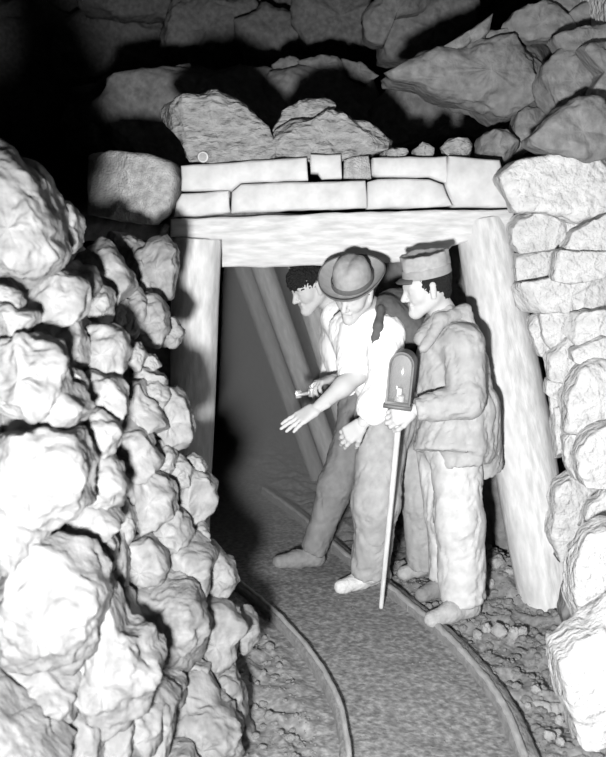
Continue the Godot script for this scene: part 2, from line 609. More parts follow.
# dir: where the fingers point, pn: out of the palm, curl: bend of each finger joint in degrees
func hand_bones(wrist: Vector3, dir: Vector3, pn: Vector3, side: float, curl: Array, spread := 4.0, thumb_out := 0.6, thumb_curl := 20.0) -> Array:
	dir = dir.normalized()
	pn = (pn - dir * pn.dot(dir)).normalized()
	var s := dir.cross(pn) * side           # towards the thumb
	var out := []
	var knuckle := [0.030, 0.010, -0.010, -0.028]
	var length := [0.078, 0.088, 0.082, 0.064]
	out.append(bone(wrist - dir * 0.05, wrist + dir * 0.015, 0.027, 0.025, 0.02, {"n": pn, "s": 1.25}))
	for i in 4:
		var root: Vector3 = wrist + dir * (0.088 - 0.006 * absf(i - 1.0)) + s * knuckle[i]
		out.append(bone(wrist + dir * 0.015 + s * knuckle[i] * 0.6, root, 0.017, 0.0125, 0.014))
		var ang: float = deg_to_rad(curl[i])
		var fan := deg_to_rad((1.4 - i) * spread)
		var d := (dir * cos(fan) + s * sin(fan)).normalized()
		var p := root
		var bend := 0.0
		for seg in 3:
			bend += ang * [0.8, 1.1, 0.7][seg]
			var dd := d * cos(bend) + pn * sin(bend)
			var q: Vector3 = p + dd * length[i] * [0.45, 0.31, 0.24][seg]
			out.append(bone(p, q, 0.0098 - 0.0008 * seg, 0.009 - 0.0009 * seg, 0.005))
			p = q
	var t0 := wrist + dir * 0.022 + s * 0.022
	var td := (dir * 0.75 + s * thumb_out + pn * 0.3).normalized()
	var t1 := t0 + td * 0.045
	var tc := deg_to_rad(thumb_curl)
	var td2 := (td * cos(tc) - s * sin(tc) * 0.6 + pn * sin(tc)).normalized()
	var t2 := t1 + td2 * 0.034
	var t3 := t2 + (td2 * cos(tc) + pn * sin(tc) * 0.7 - s * sin(tc) * 0.5).normalized() * 0.026
	out.append(bone(t0, t1, 0.017, 0.0125, 0.012))
	out.append(bone(t1, t2, 0.0115, 0.0105, 0.005))
	out.append(bone(t2, t3, 0.0105, 0.0085, 0.005))
	return out

func body(parent: Node3D, limbs: Array, head: Array, hands: Array) -> void:
	var into := [PackedVector3Array(), PackedVector3Array(), PackedInt32Array()]
	net(limbs, 0.014, into)
	net(head, 0.0045, into)
	for h in hands:
		net(h, 0.0036, into)
	part("body", net_mesh(into, parent.position), M.skin, parent)

func shoe(called_m: Material, heel: Vector3, toe: Vector3, ankle: Vector3, parent: Node3D, label := "") -> void:
	var fl := minf(heel.y, toe.y)
	var d := toe - heel
	var up := Vector3.UP
	var bones := [
		bone(heel + up * 0.038, heel + d * 0.45 + up * 0.042, 0.038, 0.042, 0.03, {"floor": fl}),
		bone(heel + d * 0.45 + up * 0.04, heel + d * 0.84 + up * 0.026, 0.042, 0.036, 0.03, {"floor": fl}),
		bone(heel + d * 0.1 + up * 0.05, ankle, 0.042, 0.046, 0.03, {"floor": fl}),
	]
	garment("shoe", bones, called_m, parent, 0.007, 0.003, Vector3(2, 2, 2), int(absf(heel.x) * 100), label)



func _ready() -> void:
	rough_noise.seed = 5
	rough_noise.frequency = 0.02
	rough_noise.fractal_octaves = 4
	crag_noise.seed = 9
	crag_noise.frequency = 0.02
	crag_noise.fractal_type = FastNoiseLite.FRACTAL_RIDGED
	crag_noise.fractal_octaves = 4
	fold_noise.seed = 21
	fold_noise.frequency = 0.1
	fold_noise.fractal_octaves = 2
	fold_noise.domain_warp_enabled = true
	fold_noise.domain_warp_amplitude = 6.0
	fold_noise.domain_warp_frequency = 0.06

	var cam := Camera3D.new()
	cam.name = "camera"
	cam.position = EYE
	cam.rotation_degrees.x = -TILT
	cam.fov = rad_to_deg(2.0 * atan(378.5 / FOCAL))
	var lens := CameraAttributesPhysical.new()
	lens.frustum_focal_length = 12.0 * FOCAL / 378.5
	lens.frustum_focus_distance = 4.1
	lens.frustum_near = 0.05
	lens.frustum_far = 60.0
	lens.exposure_aperture = 2.4
	cam.attributes = lens
	add_child(cam)
	cam.current = true
	var env := Environment.new()
	env.background_mode = Environment.BG_COLOR
	env.background_color = Color.BLACK
	env.tonemap_mode = Environment.TONE_MAPPER_LINEAR
	env.tonemap_exposure = 1.0
	env.sdfgi_enabled = true
	env.ssao_enabled = true
	env.ssil_enabled = true
	env.volumetric_fog_enabled = true
	env.volumetric_fog_density = 0.0
	var we := WorldEnvironment.new()
	we.name = "environment"
	we.environment = env
	add_child(we)

	make_materials()
	flash_lamp()
	setting()
	left_wall()
	right_wall()
	roof()
	portal()
	track()
	rubble()
	miner_in_tunnel()
	miner_in_hat()
	miner_in_cap()
	held_things()
	smoke()

# ------------------------------------------------------------------ light
func flash_lamp() -> void:
	var t := thing("flash_lamp", "flash lamp with a round reflector burning beside the camera", "lamp", Vector3(LAMP.x, 0, LAMP.z))
	part("pole", log_mesh(LAMP.y - 0.04, [0.014, 0.014], 3, 1.0, 0.0), M.tin, t)
	var dish := part("reflector", lathe([[0.0, 0.0], [0.06, 0.012], [0.11, 0.045], [0.13, 0.08], [0.127, 0.08], [0.107, 0.049], [0.06, 0.018], [0.0, 0.006]], 32), M.tin, t, Vector3(0, LAMP.y, 0.09))
	dish.rotation_degrees.x = -90
	part("flame", lathe([[0.0, 0.04], [0.012, 0.02], [0.03, 0.0], [0.03, -0.015], [0.0, -0.035]], 16), M.flame, t, Vector3(0, LAMP.y, 0))
	var l := SpotLight3D.new()
	l.name = "flash"
	l.position = LAMP
	l.light_energy = LAMP_ENERGY
	l.light_size = 0.08
	l.spot_range = 30.0
	l.spot_attenuation = 2.0
	l.spot_angle = LAMP_CONE
	l.spot_angle_attenuation = 1.0
	l.shadow_enabled = true
	l.basis = Basis.looking_at(LAMP_AIM - LAMP)
	add_child(l)

# ------------------------------------------------------------------ the setting
func rail_points(which: int) -> PackedVector3Array:
	var c := Curve3D.new()
	var px := [[540, 800], [530, 757], [500, 692], [452, 636], [400, 592], [341, 547], [300, 512], [266, 488]] if which else [[344, 800], [346, 757], [338, 705], [316, 662], [287, 626], [255, 596], [222, 570], [185, 545]]
	var ps := []
	for p in px:
		ps.append(ground(p[0], p[1], 0.04))
	ps.push_front(ps[0] + Vector3(0.02 if which else -0.02, 0, 1.6))
	for i in ps.size():
		var t: Vector3 = (ps[mini(i + 1, ps.size() - 1)] - ps[maxi(i - 1, 0)]) / 6.0
		var p: Vector3 = ps[i]
		p.y = 0.0
		c.add_point(p, -t, t)
	return c.tessellate_even_length(5, 0.05)

func floor_height(x: float, z: float) -> float:
	var mid := track_middle(z)
	var off := absf(x - mid)
	var rough := smoothstep(0.30, 0.42, off)
	var p := Vector3(x, 0, z)
	var h := 0.010 * rough_noise.get_noise_3dv(p * 110.0) + 0.005 * rough_noise.get_noise_3dv(p * 420.0 + Vector3(0, 90, 0))
	h += rough * (0.035 * rough_noise.get_noise_3dv(p * 190.0) + 0.028 * crag_noise.get_noise_3dv(p * 300.0))
	h += 0.30 * maxf(0.0, x - 0.98) + 0.25 * maxf(0.0, -0.35 - x) * smoothstep(-4.4, -3.6, z)
	h += 0.14 * exp(-(pow((x - 0.93) / 0.16, 2) + pow((z + 4.3) / 0.30, 2)))
	return h

func track_middle(z: float) -> float:
	# halfway between the rails, for a given depth
	var ds := [-2.0, -2.79, -3.1, -3.4, -3.8, -4.3, -5.0, -6.0, -9.0]
	var xs := [0.43, 0.42, 0.385, 0.32, 0.19, 0.0, -0.2, -0.52, -1.6]
	if z > ds[0]:
		return xs[0]
	for i in ds.size() - 1:
		if z <= ds[i] and z >= ds[i + 1]:
			return lerpf(xs[i], xs[i + 1], (z - ds[i]) / (ds[i + 1] - ds[i]))
	return -1.6

func setting() -> void:
	var fl := slab(func(u, v):
		var x: float = lerpf(-2.6, 1.9, u)
		var z: float = lerpf(1.6, -9.0, v)
		return Vector3(x, floor_height(x, z), z), 200, 470, Vector3(0, -0.3, 0))
	struct("floor", fl, M.dirt, "trodden dirt floor of the mine with rubble outside the rails")
	# the rock that the loose stones stand against
	var mids := left_middles()
	var s := slab(func(u, v):
		var z: float = lerpf(1.6, -4.7, u)
		var y: float = lerpf(-0.1, 3.8, v)
		var x := -0.52 - 0.16 * clampf(y, 0, 1.5) - 0.42 * smoothstep(-3.0, -2.0, z) - 0.6 * smoothstep(-2.0, -0.8, z) - 0.35 * smoothstep(1.45, 2.2, y) - 0.9 * smoothstep(1.5, 2.4, y) * smoothstep(-1.5, -3.0, z) - 0.25 * smoothstep(-2.6, -3.6, z)
		var total := 0.04
		var near := x * total
		for m in mids:
			var w := exp(-(pow(z - m.z, 2) + pow(y - m.y, 2)) / 0.045)
			total += w
			near += w * (m.x - 0.15)
		x = near / total - 0.5 * smoothstep(1.62, 1.95, y) - 0.25 * smoothstep(-2.12, -1.85, z)
		return Vector3(x, y, z) + crag(Vector3(x, y, z), 0.10), 110, 60, Vector3(-0.4, 0, 0))
	struct("wall_left", s, M.rock, "left wall of piled broken rock lit white by the flash")
	s = slab(func(u, v):
		var z: float = lerpf(1.6, -11.0, u)
		var y: float = lerpf(-0.1, 5.2, v)
		var x := 1.9 * smoothstep(-5.0, -6.5, z) + 1.34 + 0.25 * smoothstep(-3.4, -2.6, z)
		return Vector3(x, y, z) + crag(Vector3(x, y, z), 0.10), 70, 40, Vector3(0.4, 0, 0))
	struct("wall_right", s, M.rock_fitted, "right wall of pale fitted rock beside the leaning post")
	s = slab(func(u, v):
		var x: float = lerpf(-5.4, 4.2, u)
		var y: float = lerpf(1.70, 5.4, v)
		var z := -9.2 - 2.0 * smoothstep(0.3, -1.6, x)
		return Vector3(x, y, z) + crag(Vector3(x, y, z), 0.30), 60, 30, Vector3(0, 0, -0.4))
	struct("wall_back", s, M.rock, "dark back wall of the cavity above the timbered portal")
	s = slab(func(u, v):
		var x: float = lerpf(-5.2, -0.64, u)
		var y: float = lerpf(-0.1, 3.4, v)
		var z := -4.62 - 6.4 * smoothstep(1.7, 2.1, y)
		return Vector3(x, y, z) + crag(Vector3(x, y, z), 0.10), 30, 40, Vector3(0, 0, -0.3))
	struct("wall_front", s, M.rock, "dark rock left of the portal behind the left post")
	s = slab(func(u, v):
		var x: float = lerpf(-5.4, 4.2, u)
		var z: float = lerpf(1.8, -11.6, v)
		var y := 3.35 - 0.4 * smoothstep(-0.2, 1.4, x) + 1.6 * smoothstep(-4.4, -7.5, z)
		return Vector3(x, y, z) + crag(Vector3(x, y, z), 0.35), 60, 80, Vector3(0, 0.4, 0))
	struct("ceiling", s, M.rock, "rough rock roof of overhanging slabs above the portal")
	s = slab(func(u, v):
		var x: float = lerpf(-2.4, 2.0, u)
		var y: float = lerpf(-0.1, 3.4, v)
		return Vector3(x, y, 1.5) + crag(Vector3(x, y, 1.5), 0.1), 20, 20, Vector3(0, 0, 0.3))
	struct("wall_rear", s, M.rock, "rock wall closing the heading behind the camera")
	# the timbered tunnel
	s = slab(func(u, v):
		var z: float = lerpf(-4.45, -9.0, u)
		var y: float = lerpf(-0.1, 1.75, v)
		var x: float = tunnel_right(z) - 0.30 * v
		return Vector3(x, y, z) + crag(Vector3(x, y, z), 0.08), 50, 24, Vector3(0.3, 0, 0))
	struct("wall_tunnel_right", s, M.rock, "right rock wall of the dark tunnel behind leaning props")
	s = slab(func(u, v):
		var z: float = lerpf(-4.45, -9.0, u)
		var y: float = lerpf(-0.1, 1.75, v)
		var x: float = track_middle(z) - 0.62 - 0.2 * u
		return Vector3(x, y, z) + crag(Vector3(x, y, z), 0.08), 50, 24, Vector3(-0.3, 0, 0))
	struct("wall_tunnel_left", s, M.rock, "left rock wall of the dark tunnel")
	s = slab(func(u, v):
		var x: float = lerpf(-5.2, 4.0, u)
		var z: float = lerpf(-4.35, -11.4, v)
		return Vector3(x, 1.68, z) + crag(Vector3(x, 1.7, z), 0.05), 40, 40, Vector3(0, 0.12, 0))
	struct("ceiling_tunnel", s, M.rock, "low roof of the tunnel behind the lintel")
	s = slab(func(u, v):
		var x: float = lerpf(-2.8, 0.8, u)
		var y: float = lerpf(-0.1, 1.8, v)
		return Vector3(x, y, -8.9) + crag(Vector3(x, y, -8.9), 0.1), 20, 16, Vector3(0, 0, -0.3))
	struct("wall_tunnel_end", s, M.rock, "dark far end of the tunnel")

func tunnel_right(z: float) -> float:
	return lerpf(1.05, 0.70, smoothstep(-4.45, -4.95, z)) - 0.36 * maxf(0.0, -z - 4.9)

func add_rocks(parent: Node3D, list: Array, remap: bool, thick: float, rough: float, first: int, grow := 1.2, square := 0.45) -> void:
	var k := first
	for r in list:
		k += 1
		var d: float = r[0]
		if remap:
			d = 2.0 + (d - 1.25) * 0.65
		var made := rock_from(r[2], d, thick, r[3] if r.size() > 3 else k, rough, grow, square)
		part("rock", made[0], M[r[1]], parent, made[1] - parent.position)

func left_rocks() -> Array:
	var P := "rock"
	var G := "rock"
	return [
		[1.75, P, [-18, 150, 5, 157, 15, 170, 32, 185, 40, 205, 47, 235, 58, 250, 52, 262, 38, 272, 28, 285, 10, 284, -18, 278]],
		[2.0, G, [10, 165, 35, 172, 50, 190, 58, 215, 60, 250, 30, 260, 5, 230]],
		[2.2, G, [42, 198, 60, 203, 72, 212, 77, 222, 78, 240, 72, 252, 60, 257, 42, 252]],
		[2.75, G, [75, 255, 85, 247, 95, 243, 108, 250, 118, 260, 128, 280, 130, 295, 120, 300, 110, 298, 98, 287, 80, 277]],
		[2.3, G, [38, 275, 55, 262, 75, 266, 87, 270, 97, 290, 80, 302, 60, 290]],
		[1.9, P, [35, 285, 45, 277, 60, 275, 75, 280, 82, 290, 80, 310, 76, 315, 60, 322, 45, 322, 36, 312]],
		[2.4, G, [82, 292, 92, 285, 105, 290, 112, 300, 110, 315, 104, 324, 95, 320, 84, 305]],
		[1.65, P, [-14, 288, 12, 290, 20, 302, 18, 308, 0, 310, -14, 307]],
		[1.62, P, [-14, 303, 10, 305, 20, 312, 37, 312, 30, 322, 15, 334, -14, 337]],
		[2.0, G, [28, 325, 50, 317, 75, 324, 82, 345, 84, 367, 75, 372, 58, 362, 35, 347]],
		[2.15, P, [88, 331, 105, 328, 118, 335, 126, 342, 128, 350, 121, 366, 108, 379, 94, 377, 86, 364, 85, 345]],
		[1.55, P, [-18, 335, 20, 334, 35, 343, 50, 351, 57, 362, 59, 385, 55, 402, 40, 409, 20, 406, -18, 411]],
		[1.8, P, [60, 375, 72, 369, 85, 381, 87, 390, 80, 396, 72, 393, 61, 394]],
		[1.62, P, [-18, 398, 30, 395, 60, 389, 70, 392, 85, 408, 93, 421, 80, 426, 60, 421, 40, 414, 10, 412, -18, 414]],
		[1.98, P, [86, 380, 95, 376, 108, 380, 118, 385, 125, 395, 123, 411, 114, 423, 100, 413, 89, 399]],
		[1.82, P, [90, 418, 100, 413, 112, 422, 118, 433, 113, 446, 100, 454, 87, 454, 79, 440]],
		[1.78, G, [-5, 412, 20, 408, 45, 415, 70, 424, 82, 432, 72, 442, 40, 441, 10, 430]],
		[1.5, P, [-18, 420, 10, 422, 40, 435, 70, 440, 80, 455, 81, 470, 77, 482, 79, 496, 68, 509, 55, 521, 42, 528, 25, 519, 12, 500, 3, 482, -18, 472]],
		[1.82, P, [82, 461, 95, 455, 108, 459, 118, 470, 123, 490, 119, 501, 100, 506, 82, 509, 77, 495, 81, 478]],
		[1.4, P, [-18, 498, 5, 508, 30, 527, 43, 537, 36, 546, 22, 553, 15, 567, 0, 573, -18, 575]],
		[1.62, G, [-10, 470, 6, 476, 16, 500, 26, 518, 10, 520, -10, 508]],
		[1.8, G, [54, 524, 70, 511, 90, 507, 108, 514, 118, 528, 106, 534, 80, 540, 58, 542]],
		[1.72, P, [64, 541, 80, 538, 88, 548, 81, 557, 65, 554]],
		[1.88, P, [91, 535, 103, 531, 112, 540, 115, 555, 109, 571, 98, 574, 92, 555]],
		[1.45, P, [14, 572, 30, 556, 45, 550, 65, 552, 82, 561, 91, 575, 96, 590, 93, 620, 89, 650, 70, 668, 50, 673, 30, 664, 11, 657, 8, 630, 11, 600]],
		[1.68, P, [92, 575, 105, 574, 113, 588, 109, 601, 98, 604, 89, 593]],
		[1.62, P, [91, 605, 105, 601, 116, 614, 122, 632, 141, 640, 151, 658, 149, 680, 141, 700, 120, 716, 95, 726, 75, 716, 66, 690, 69, 666, 85, 655]],
		[1.45, P, [8, 657, 30, 664, 60, 674, 70, 690, 72, 716, 61, 737, 40, 737, 24, 722, 13, 706, 0, 697]],
		[1.2, P, [-18, 688, 0, 696, 16, 715, 41, 738, 62, 756, 64, 790, -18, 790], 811],
		[1.5, P, [55, 740, 75, 720, 95, 728, 97, 755, 90, 780, 60, 780]],
		[1.66, P, [90, 737, 105, 720, 126, 722, 130, 745, 119, 774, 90, 774]],
		[1.78, P, [124, 722, 132, 710, 145, 699, 158, 715, 153, 747, 140, 764, 129, 748]],
		[1.92, G, [148, 685, 165, 690, 174, 705, 167, 747, 150, 754]],
		[2.0, G, [146, 762, 165, 749, 187, 752, 194, 775, 148, 782]],
		[3.3, G, [139, 255, 155, 243, 165, 242, 174, 252, 173, 270, 169, 295, 162, 302, 150, 291, 141, 276]],
		[3.35, G, [122, 252, 140, 244, 150, 265, 157, 295, 167, 312, 160, 323, 140, 302, 126, 287]],
		[3.4, G, [98, 241, 115, 234, 130, 237, 137, 245, 126, 254, 104, 252]],
		[2.9, G, [112, 300, 129, 297, 129, 320, 120, 327, 109, 323]],
		[2.95, G, [127, 300, 138, 291, 145, 305, 144, 326, 136, 334, 125, 327]],
		[3.0, G, [142, 300, 155, 299, 164, 315, 166, 330, 159, 344, 145, 342, 139, 326]],
		[3.2, G, [162, 317, 175, 321, 182, 332, 174, 347, 161, 342]],
		[2.5, G, [124, 349, 138, 344, 144, 355, 140, 369, 124, 372]],
		[2.6, G, [141, 354, 153, 357, 159, 365, 151, 372, 141, 368]],
		[2.55, G, [118, 375, 140, 369, 162, 377, 165, 388, 150, 392, 140, 387, 122, 386]],
		[2.45, G, [121, 382, 138, 379, 147, 398, 160, 415, 165, 430, 149, 437, 138, 430, 122, 422, 118, 400]],
		[2.52, G, [139, 381, 160, 384, 168, 395, 160, 410, 149, 407]],
		[2.6, G, [157, 400, 170, 391, 183, 402, 189, 422, 187, 440, 182, 448, 172, 444, 159, 427, 154, 412]],
		[2.3, G, [118, 430, 135, 427, 151, 445, 157, 460, 155, 474, 140, 477, 126, 467, 118, 450]],
		[2.5, G, [150, 449, 165, 443, 174, 455, 172, 469, 162, 478, 153, 472]],
		[2.6, G, [170, 459, 182, 456, 191, 468, 188, 482, 175, 490, 166, 481]],
		[2.7, G, [188, 453, 200, 459, 205, 468, 199, 478, 186, 469]],
		[2.7, G, [170, 489, 188, 469, 200, 474, 211, 488, 214, 500, 206, 511, 190, 517, 183, 524, 170, 506]],
		[2.35, P, [133, 480, 150, 471, 164, 479, 172, 495, 172, 509, 155, 522, 140, 524, 123, 506]],
		[2.2, G, [112, 500, 124, 504, 136, 522, 128, 540, 116, 535]],
		[2.45, G, [148, 520, 168, 507, 182, 519, 189, 535, 176, 548, 160, 548, 146, 536]],
		[2.3, P, [123, 545, 145, 538, 156, 549, 167, 570, 164, 583, 145, 588, 127, 584, 120, 562]],
		[2.1, G, [108, 540, 120, 534, 126, 560, 124, 590, 112, 596, 107, 570]],
		[2.55, G, [164, 545, 178, 539, 186, 534, 201, 544, 209, 555, 204, 587, 202, 602, 192, 607, 179, 592, 166, 573]],
		[2.7, G, [187, 526, 200, 525, 210, 535, 207, 547, 196, 548, 186, 539]],
		[2.75, G, [205, 545, 215, 551, 229, 565, 235, 582, 226, 597, 212, 594, 202, 576]],
		[2.25, G, [129, 594, 150, 585, 170, 581, 186, 595, 195, 612, 200, 630, 197, 656, 186, 670, 172, 674, 154, 657, 139, 631, 128, 612]],
		[2.0, G, [110, 600, 128, 590, 134, 612, 146, 640, 130, 638, 114, 618]],
		[2.6, G, [195, 610, 210, 604, 226, 611, 236, 621, 242, 630, 232, 642, 234, 650, 223, 664, 210, 674, 201, 656, 197, 635]],
		[2.4, G, [178, 668, 197, 661, 207, 670, 205, 684, 190, 688, 178, 682]],
		[2.6, G, [204, 670, 222, 664, 233, 671, 240, 690, 244, 715, 236, 724, 224, 706, 208, 687]],
		[2.3, G, [178, 700, 192, 687, 206, 694, 227, 714, 235, 735, 233, 760, 216, 776, 190, 772, 176, 742]],
		[2.15, G, [150, 662, 166, 672, 182, 680, 180, 700, 168, 698, 152, 684]],
		[2.7, G, [234, 722, 245, 720, 254, 735, 252, 754, 240, 756, 233, 740]],
		[2.9, G, [229, 615, 245, 611, 256, 620, 257, 636, 246, 648, 230, 642]],
		[2.75, G, [226, 760, 245, 752, 258, 762, 258, 785, 226, 785]],
	]

func left_wall() -> void:
	add_rocks(get_node("wall_left"), left_rocks(), true, 0.95, 1.25, 100)

# where the middles of the piled rocks lie, so that the rock behind can follow them
func left_middles() -> PackedVector3Array:
	var out := PackedVector3Array()
	for r in left_rocks():
		var sum := Vector2.ZERO
		var n: int = r[2].size() / 2
		for i in n:
			sum += Vector2(r[2][i * 2], r[2][i * 2 + 1]) / n
		out.append(at(sum.x, sum.y, 2.0 + (r[0] - 1.25) * 0.65))
	return out

func right_wall() -> void:
	var w := get_node("wall_right")
	var P := "rock_fitted"
	var list := [
		[4.0, P, [506, 178, 520, 165, 545, 160, 575, 152, 612, 148, 628, 170, 618, 205, 590, 210, 568, 217, 545, 208, 520, 208]],
		[4.15, P, [514, 211, 545, 209, 567, 216, 566, 235, 550, 248, 530, 258, 514, 252]],
		[4.05, P, [566, 222, 592, 215, 592, 224, 576, 230, 570, 238]],
		[3.95, P, [574, 232, 592, 222, 620, 210, 625, 250, 600, 255, 565, 250]],
		[4.1, P, [518, 256, 550, 252, 566, 250, 565, 270, 548, 280, 520, 284]],
		[3.9, P, [560, 252, 600, 254, 622, 250, 622, 275, 595, 276, 570, 282, 556, 278]],
		[4.0, P, [521, 286, 550, 280, 575, 282, 610, 276, 612, 305, 590, 314, 550, 313, 525, 308]],
		[4.0, P, [527, 312, 540, 315, 541, 330, 552, 345, 550, 355, 538, 352, 530, 330]],
		[3.95, P, [541, 316, 570, 314, 575, 330, 566, 340, 552, 350, 544, 335]],
		[3.85, P, [574, 316, 600, 312, 622, 320, 622, 345, 600, 338, 578, 344, 570, 332]],
		[3.9, P, [548, 358, 566, 340, 576, 345, 575, 365, 568, 380, 550, 378]],
		[3.8, P, [574, 350, 600, 338, 625, 345, 620, 365, 590, 365, 576, 360]],
		[3.95, P, [548, 380, 562, 378, 576, 386, 574, 396, 555, 398, 547, 392]],
		[3.95, P, [550, 398, 562, 400, 562, 408, 552, 415]],
		[3.95, P, [553, 410, 562, 408, 566, 430, 566, 460, 556, 455]],
		[3.75, P, [568, 395, 578, 375, 595, 362, 628, 365, 628, 415, 600, 425, 585, 432, 568, 432]],
		[3.85, P, [564, 432, 582, 428, 590, 440, 584, 470, 574, 475, 566, 462]],
		[3.6, P, [578, 450, 590, 435, 612, 425, 630, 440, 630, 490, 600, 490, 585, 480, 577, 468]],
		[3.9, P, [556, 490, 572, 478, 590, 482, 602, 492, 588, 510, 580, 535, 562, 560, 552, 530]],
		[3.55, P, [585, 525, 590, 505, 606, 492, 630, 500, 630, 530, 604, 532]],
		[3.25, P, [574, 560, 584, 540, 600, 530, 632, 535, 632, 600, 605, 625, 588, 640, 580, 615, 572, 590]],
		[2.9, P, [558, 655, 575, 640, 590, 635, 610, 615, 640, 610, 640, 800, 600, 795, 578, 735, 566, 692]],
		[3.7, "rock", [566, 585, 578, 590, 586, 620, 580, 645, 566, 640, 562, 610]],
	]
	add_rocks(w, list, false, 0.5, 0.6, 300, 1.17, 0.2)

func roof() -> void:
	var c := get_node("ceiling")
	var G := "rock"
	var D := "rock"
	var list := [
		[4.70, G, [395, 78, 415, 65, 440, 58, 470, 52, 520, 43, 545, 48, 562, 58, 552, 85, 541, 100, 520, 110, 490, 114, 460, 102, 425, 87, 402, 86]],
		[6.34, G, [362, 142, 405, 88, 430, 84, 470, 101, 510, 110, 530, 118, 522, 132, 490, 138, 440, 142, 400, 152, 362, 160]],
		[4.30, G, [545, 68, 560, 55, 585, 58, 602, 75, 592, 97, 568, 107, 555, 114, 540, 99]],
		[4.55, G, [518, 115, 535, 99, 551, 108, 554, 116, 535, 142, 522, 152, 510, 150]],
		[3.95, "rock", [528, 142, 546, 125, 560, 112, 585, 104, 608, 110, 628, 130, 618, 152, 580, 157, 565, 152, 545, 150]],
		[4.60, G, [506, 25, 520, 12, 545, 8, 566, 20, 568, 31, 550, 40, 530, 40, 511, 36]],
		[4.60, G, [438, 51, 460, 38, 488, 19, 492, 28, 478, 41, 450, 54]],
		[4.68, G, [438, 60, 480, 37, 506, 31, 510, 38, 470, 52, 445, 64]],
		[4.30, G, [553, 40, 575, 32, 600, 29, 622, 40, 618, 57, 580, 52, 560, 52]],
		[4.60, G, [568, 15, 590, 4, 622, 4, 622, 36, 590, 33, 570, 29]],
		[4.70, G, [540, -12, 580, -18, 592, 5, 570, 16, 548, 9]],
		[4.60, G, [588, -18, 624, -18, 624, 9, 594, 6]],
		[4.15, G, [580, 55, 606, 44, 628, 60, 628, 102, 600, 107, 588, 93, 599, 75]],
		[6.47, G, [366, 16, 380, 0, 415, -12, 442, 0, 416, 16, 391, 21, 385, 44, 368, 40]],
		[6.67, D, [384, 40, 400, 17, 440, 1, 477, 8, 484, 22, 458, 38, 441, 54, 410, 67, 386, 58]],
		[6.60, D, [110, 110, 135, 88, 160, 80, 230, 80, 275, 78, 302, 88, 302, 160, 250, 175, 130, 172]],
		[6.47, D, [272, 88, 310, 76, 365, 80, 374, 108, 370, 158, 300, 170, 272, 145]],
		[6.47, D, [148, 82, 160, 70, 190, 67, 202, 75, 180, 84]],
		[6.40, G, [273, 66, 290, 57, 302, 65, 299, 74, 280, 75]],
		[6.40, G, [299, 63, 325, 57, 347, 65, 344, 74, 310, 75]],
		[6.34, G, [344, 62, 360, 64, 378, 78, 362, 83, 350, 77]],
		[6.53, D, [206, 76, 240, 69, 272, 71, 267, 82, 215, 83]],
		[8.95, D, [165, 12, 200, 0, 250, 10, 262, 40, 240, 72, 190, 72, 165, 50]],
		[8.52, D, [240, 25, 270, 12, 312, 25, 318, 55, 290, 68, 250, 66]],
		[8.24, D, [300, -15, 340, -22, 378, -5, 378, 40, 360, 66, 320, 62, 300, 30]],
		[10.51, D, [60, 30, 110, 12, 170, 25, 175, 70, 130, 90, 70, 82]],
		[10.22, D, [95, -25, 160, -30, 240, -25, 250, 15, 180, 22, 100, 20]],
		[9.37, D, [228, -25, 280, -30, 322, -20, 325, 18, 280, 28, 232, 20]],
		[9.94, D, [80, 95, 120, 82, 175, 92, 175, 150, 120, 170, 82, 150]],
		[7.67, D, [430, -20, 480, -25, 545, -20, 548, 8, 500, 16, 450, 10]],
		[11.08, D, [-20, 30, 40, 15, 80, 40, 82, 110, 40, 150, -20, 140]],
		[7.81, D, [468, -2, 500, -8, 520, 10, 508, 24, 480, 22]],
	]
	add_rocks(c, list, false, 0.7, 1.0, 500, 1.14, 0.36)

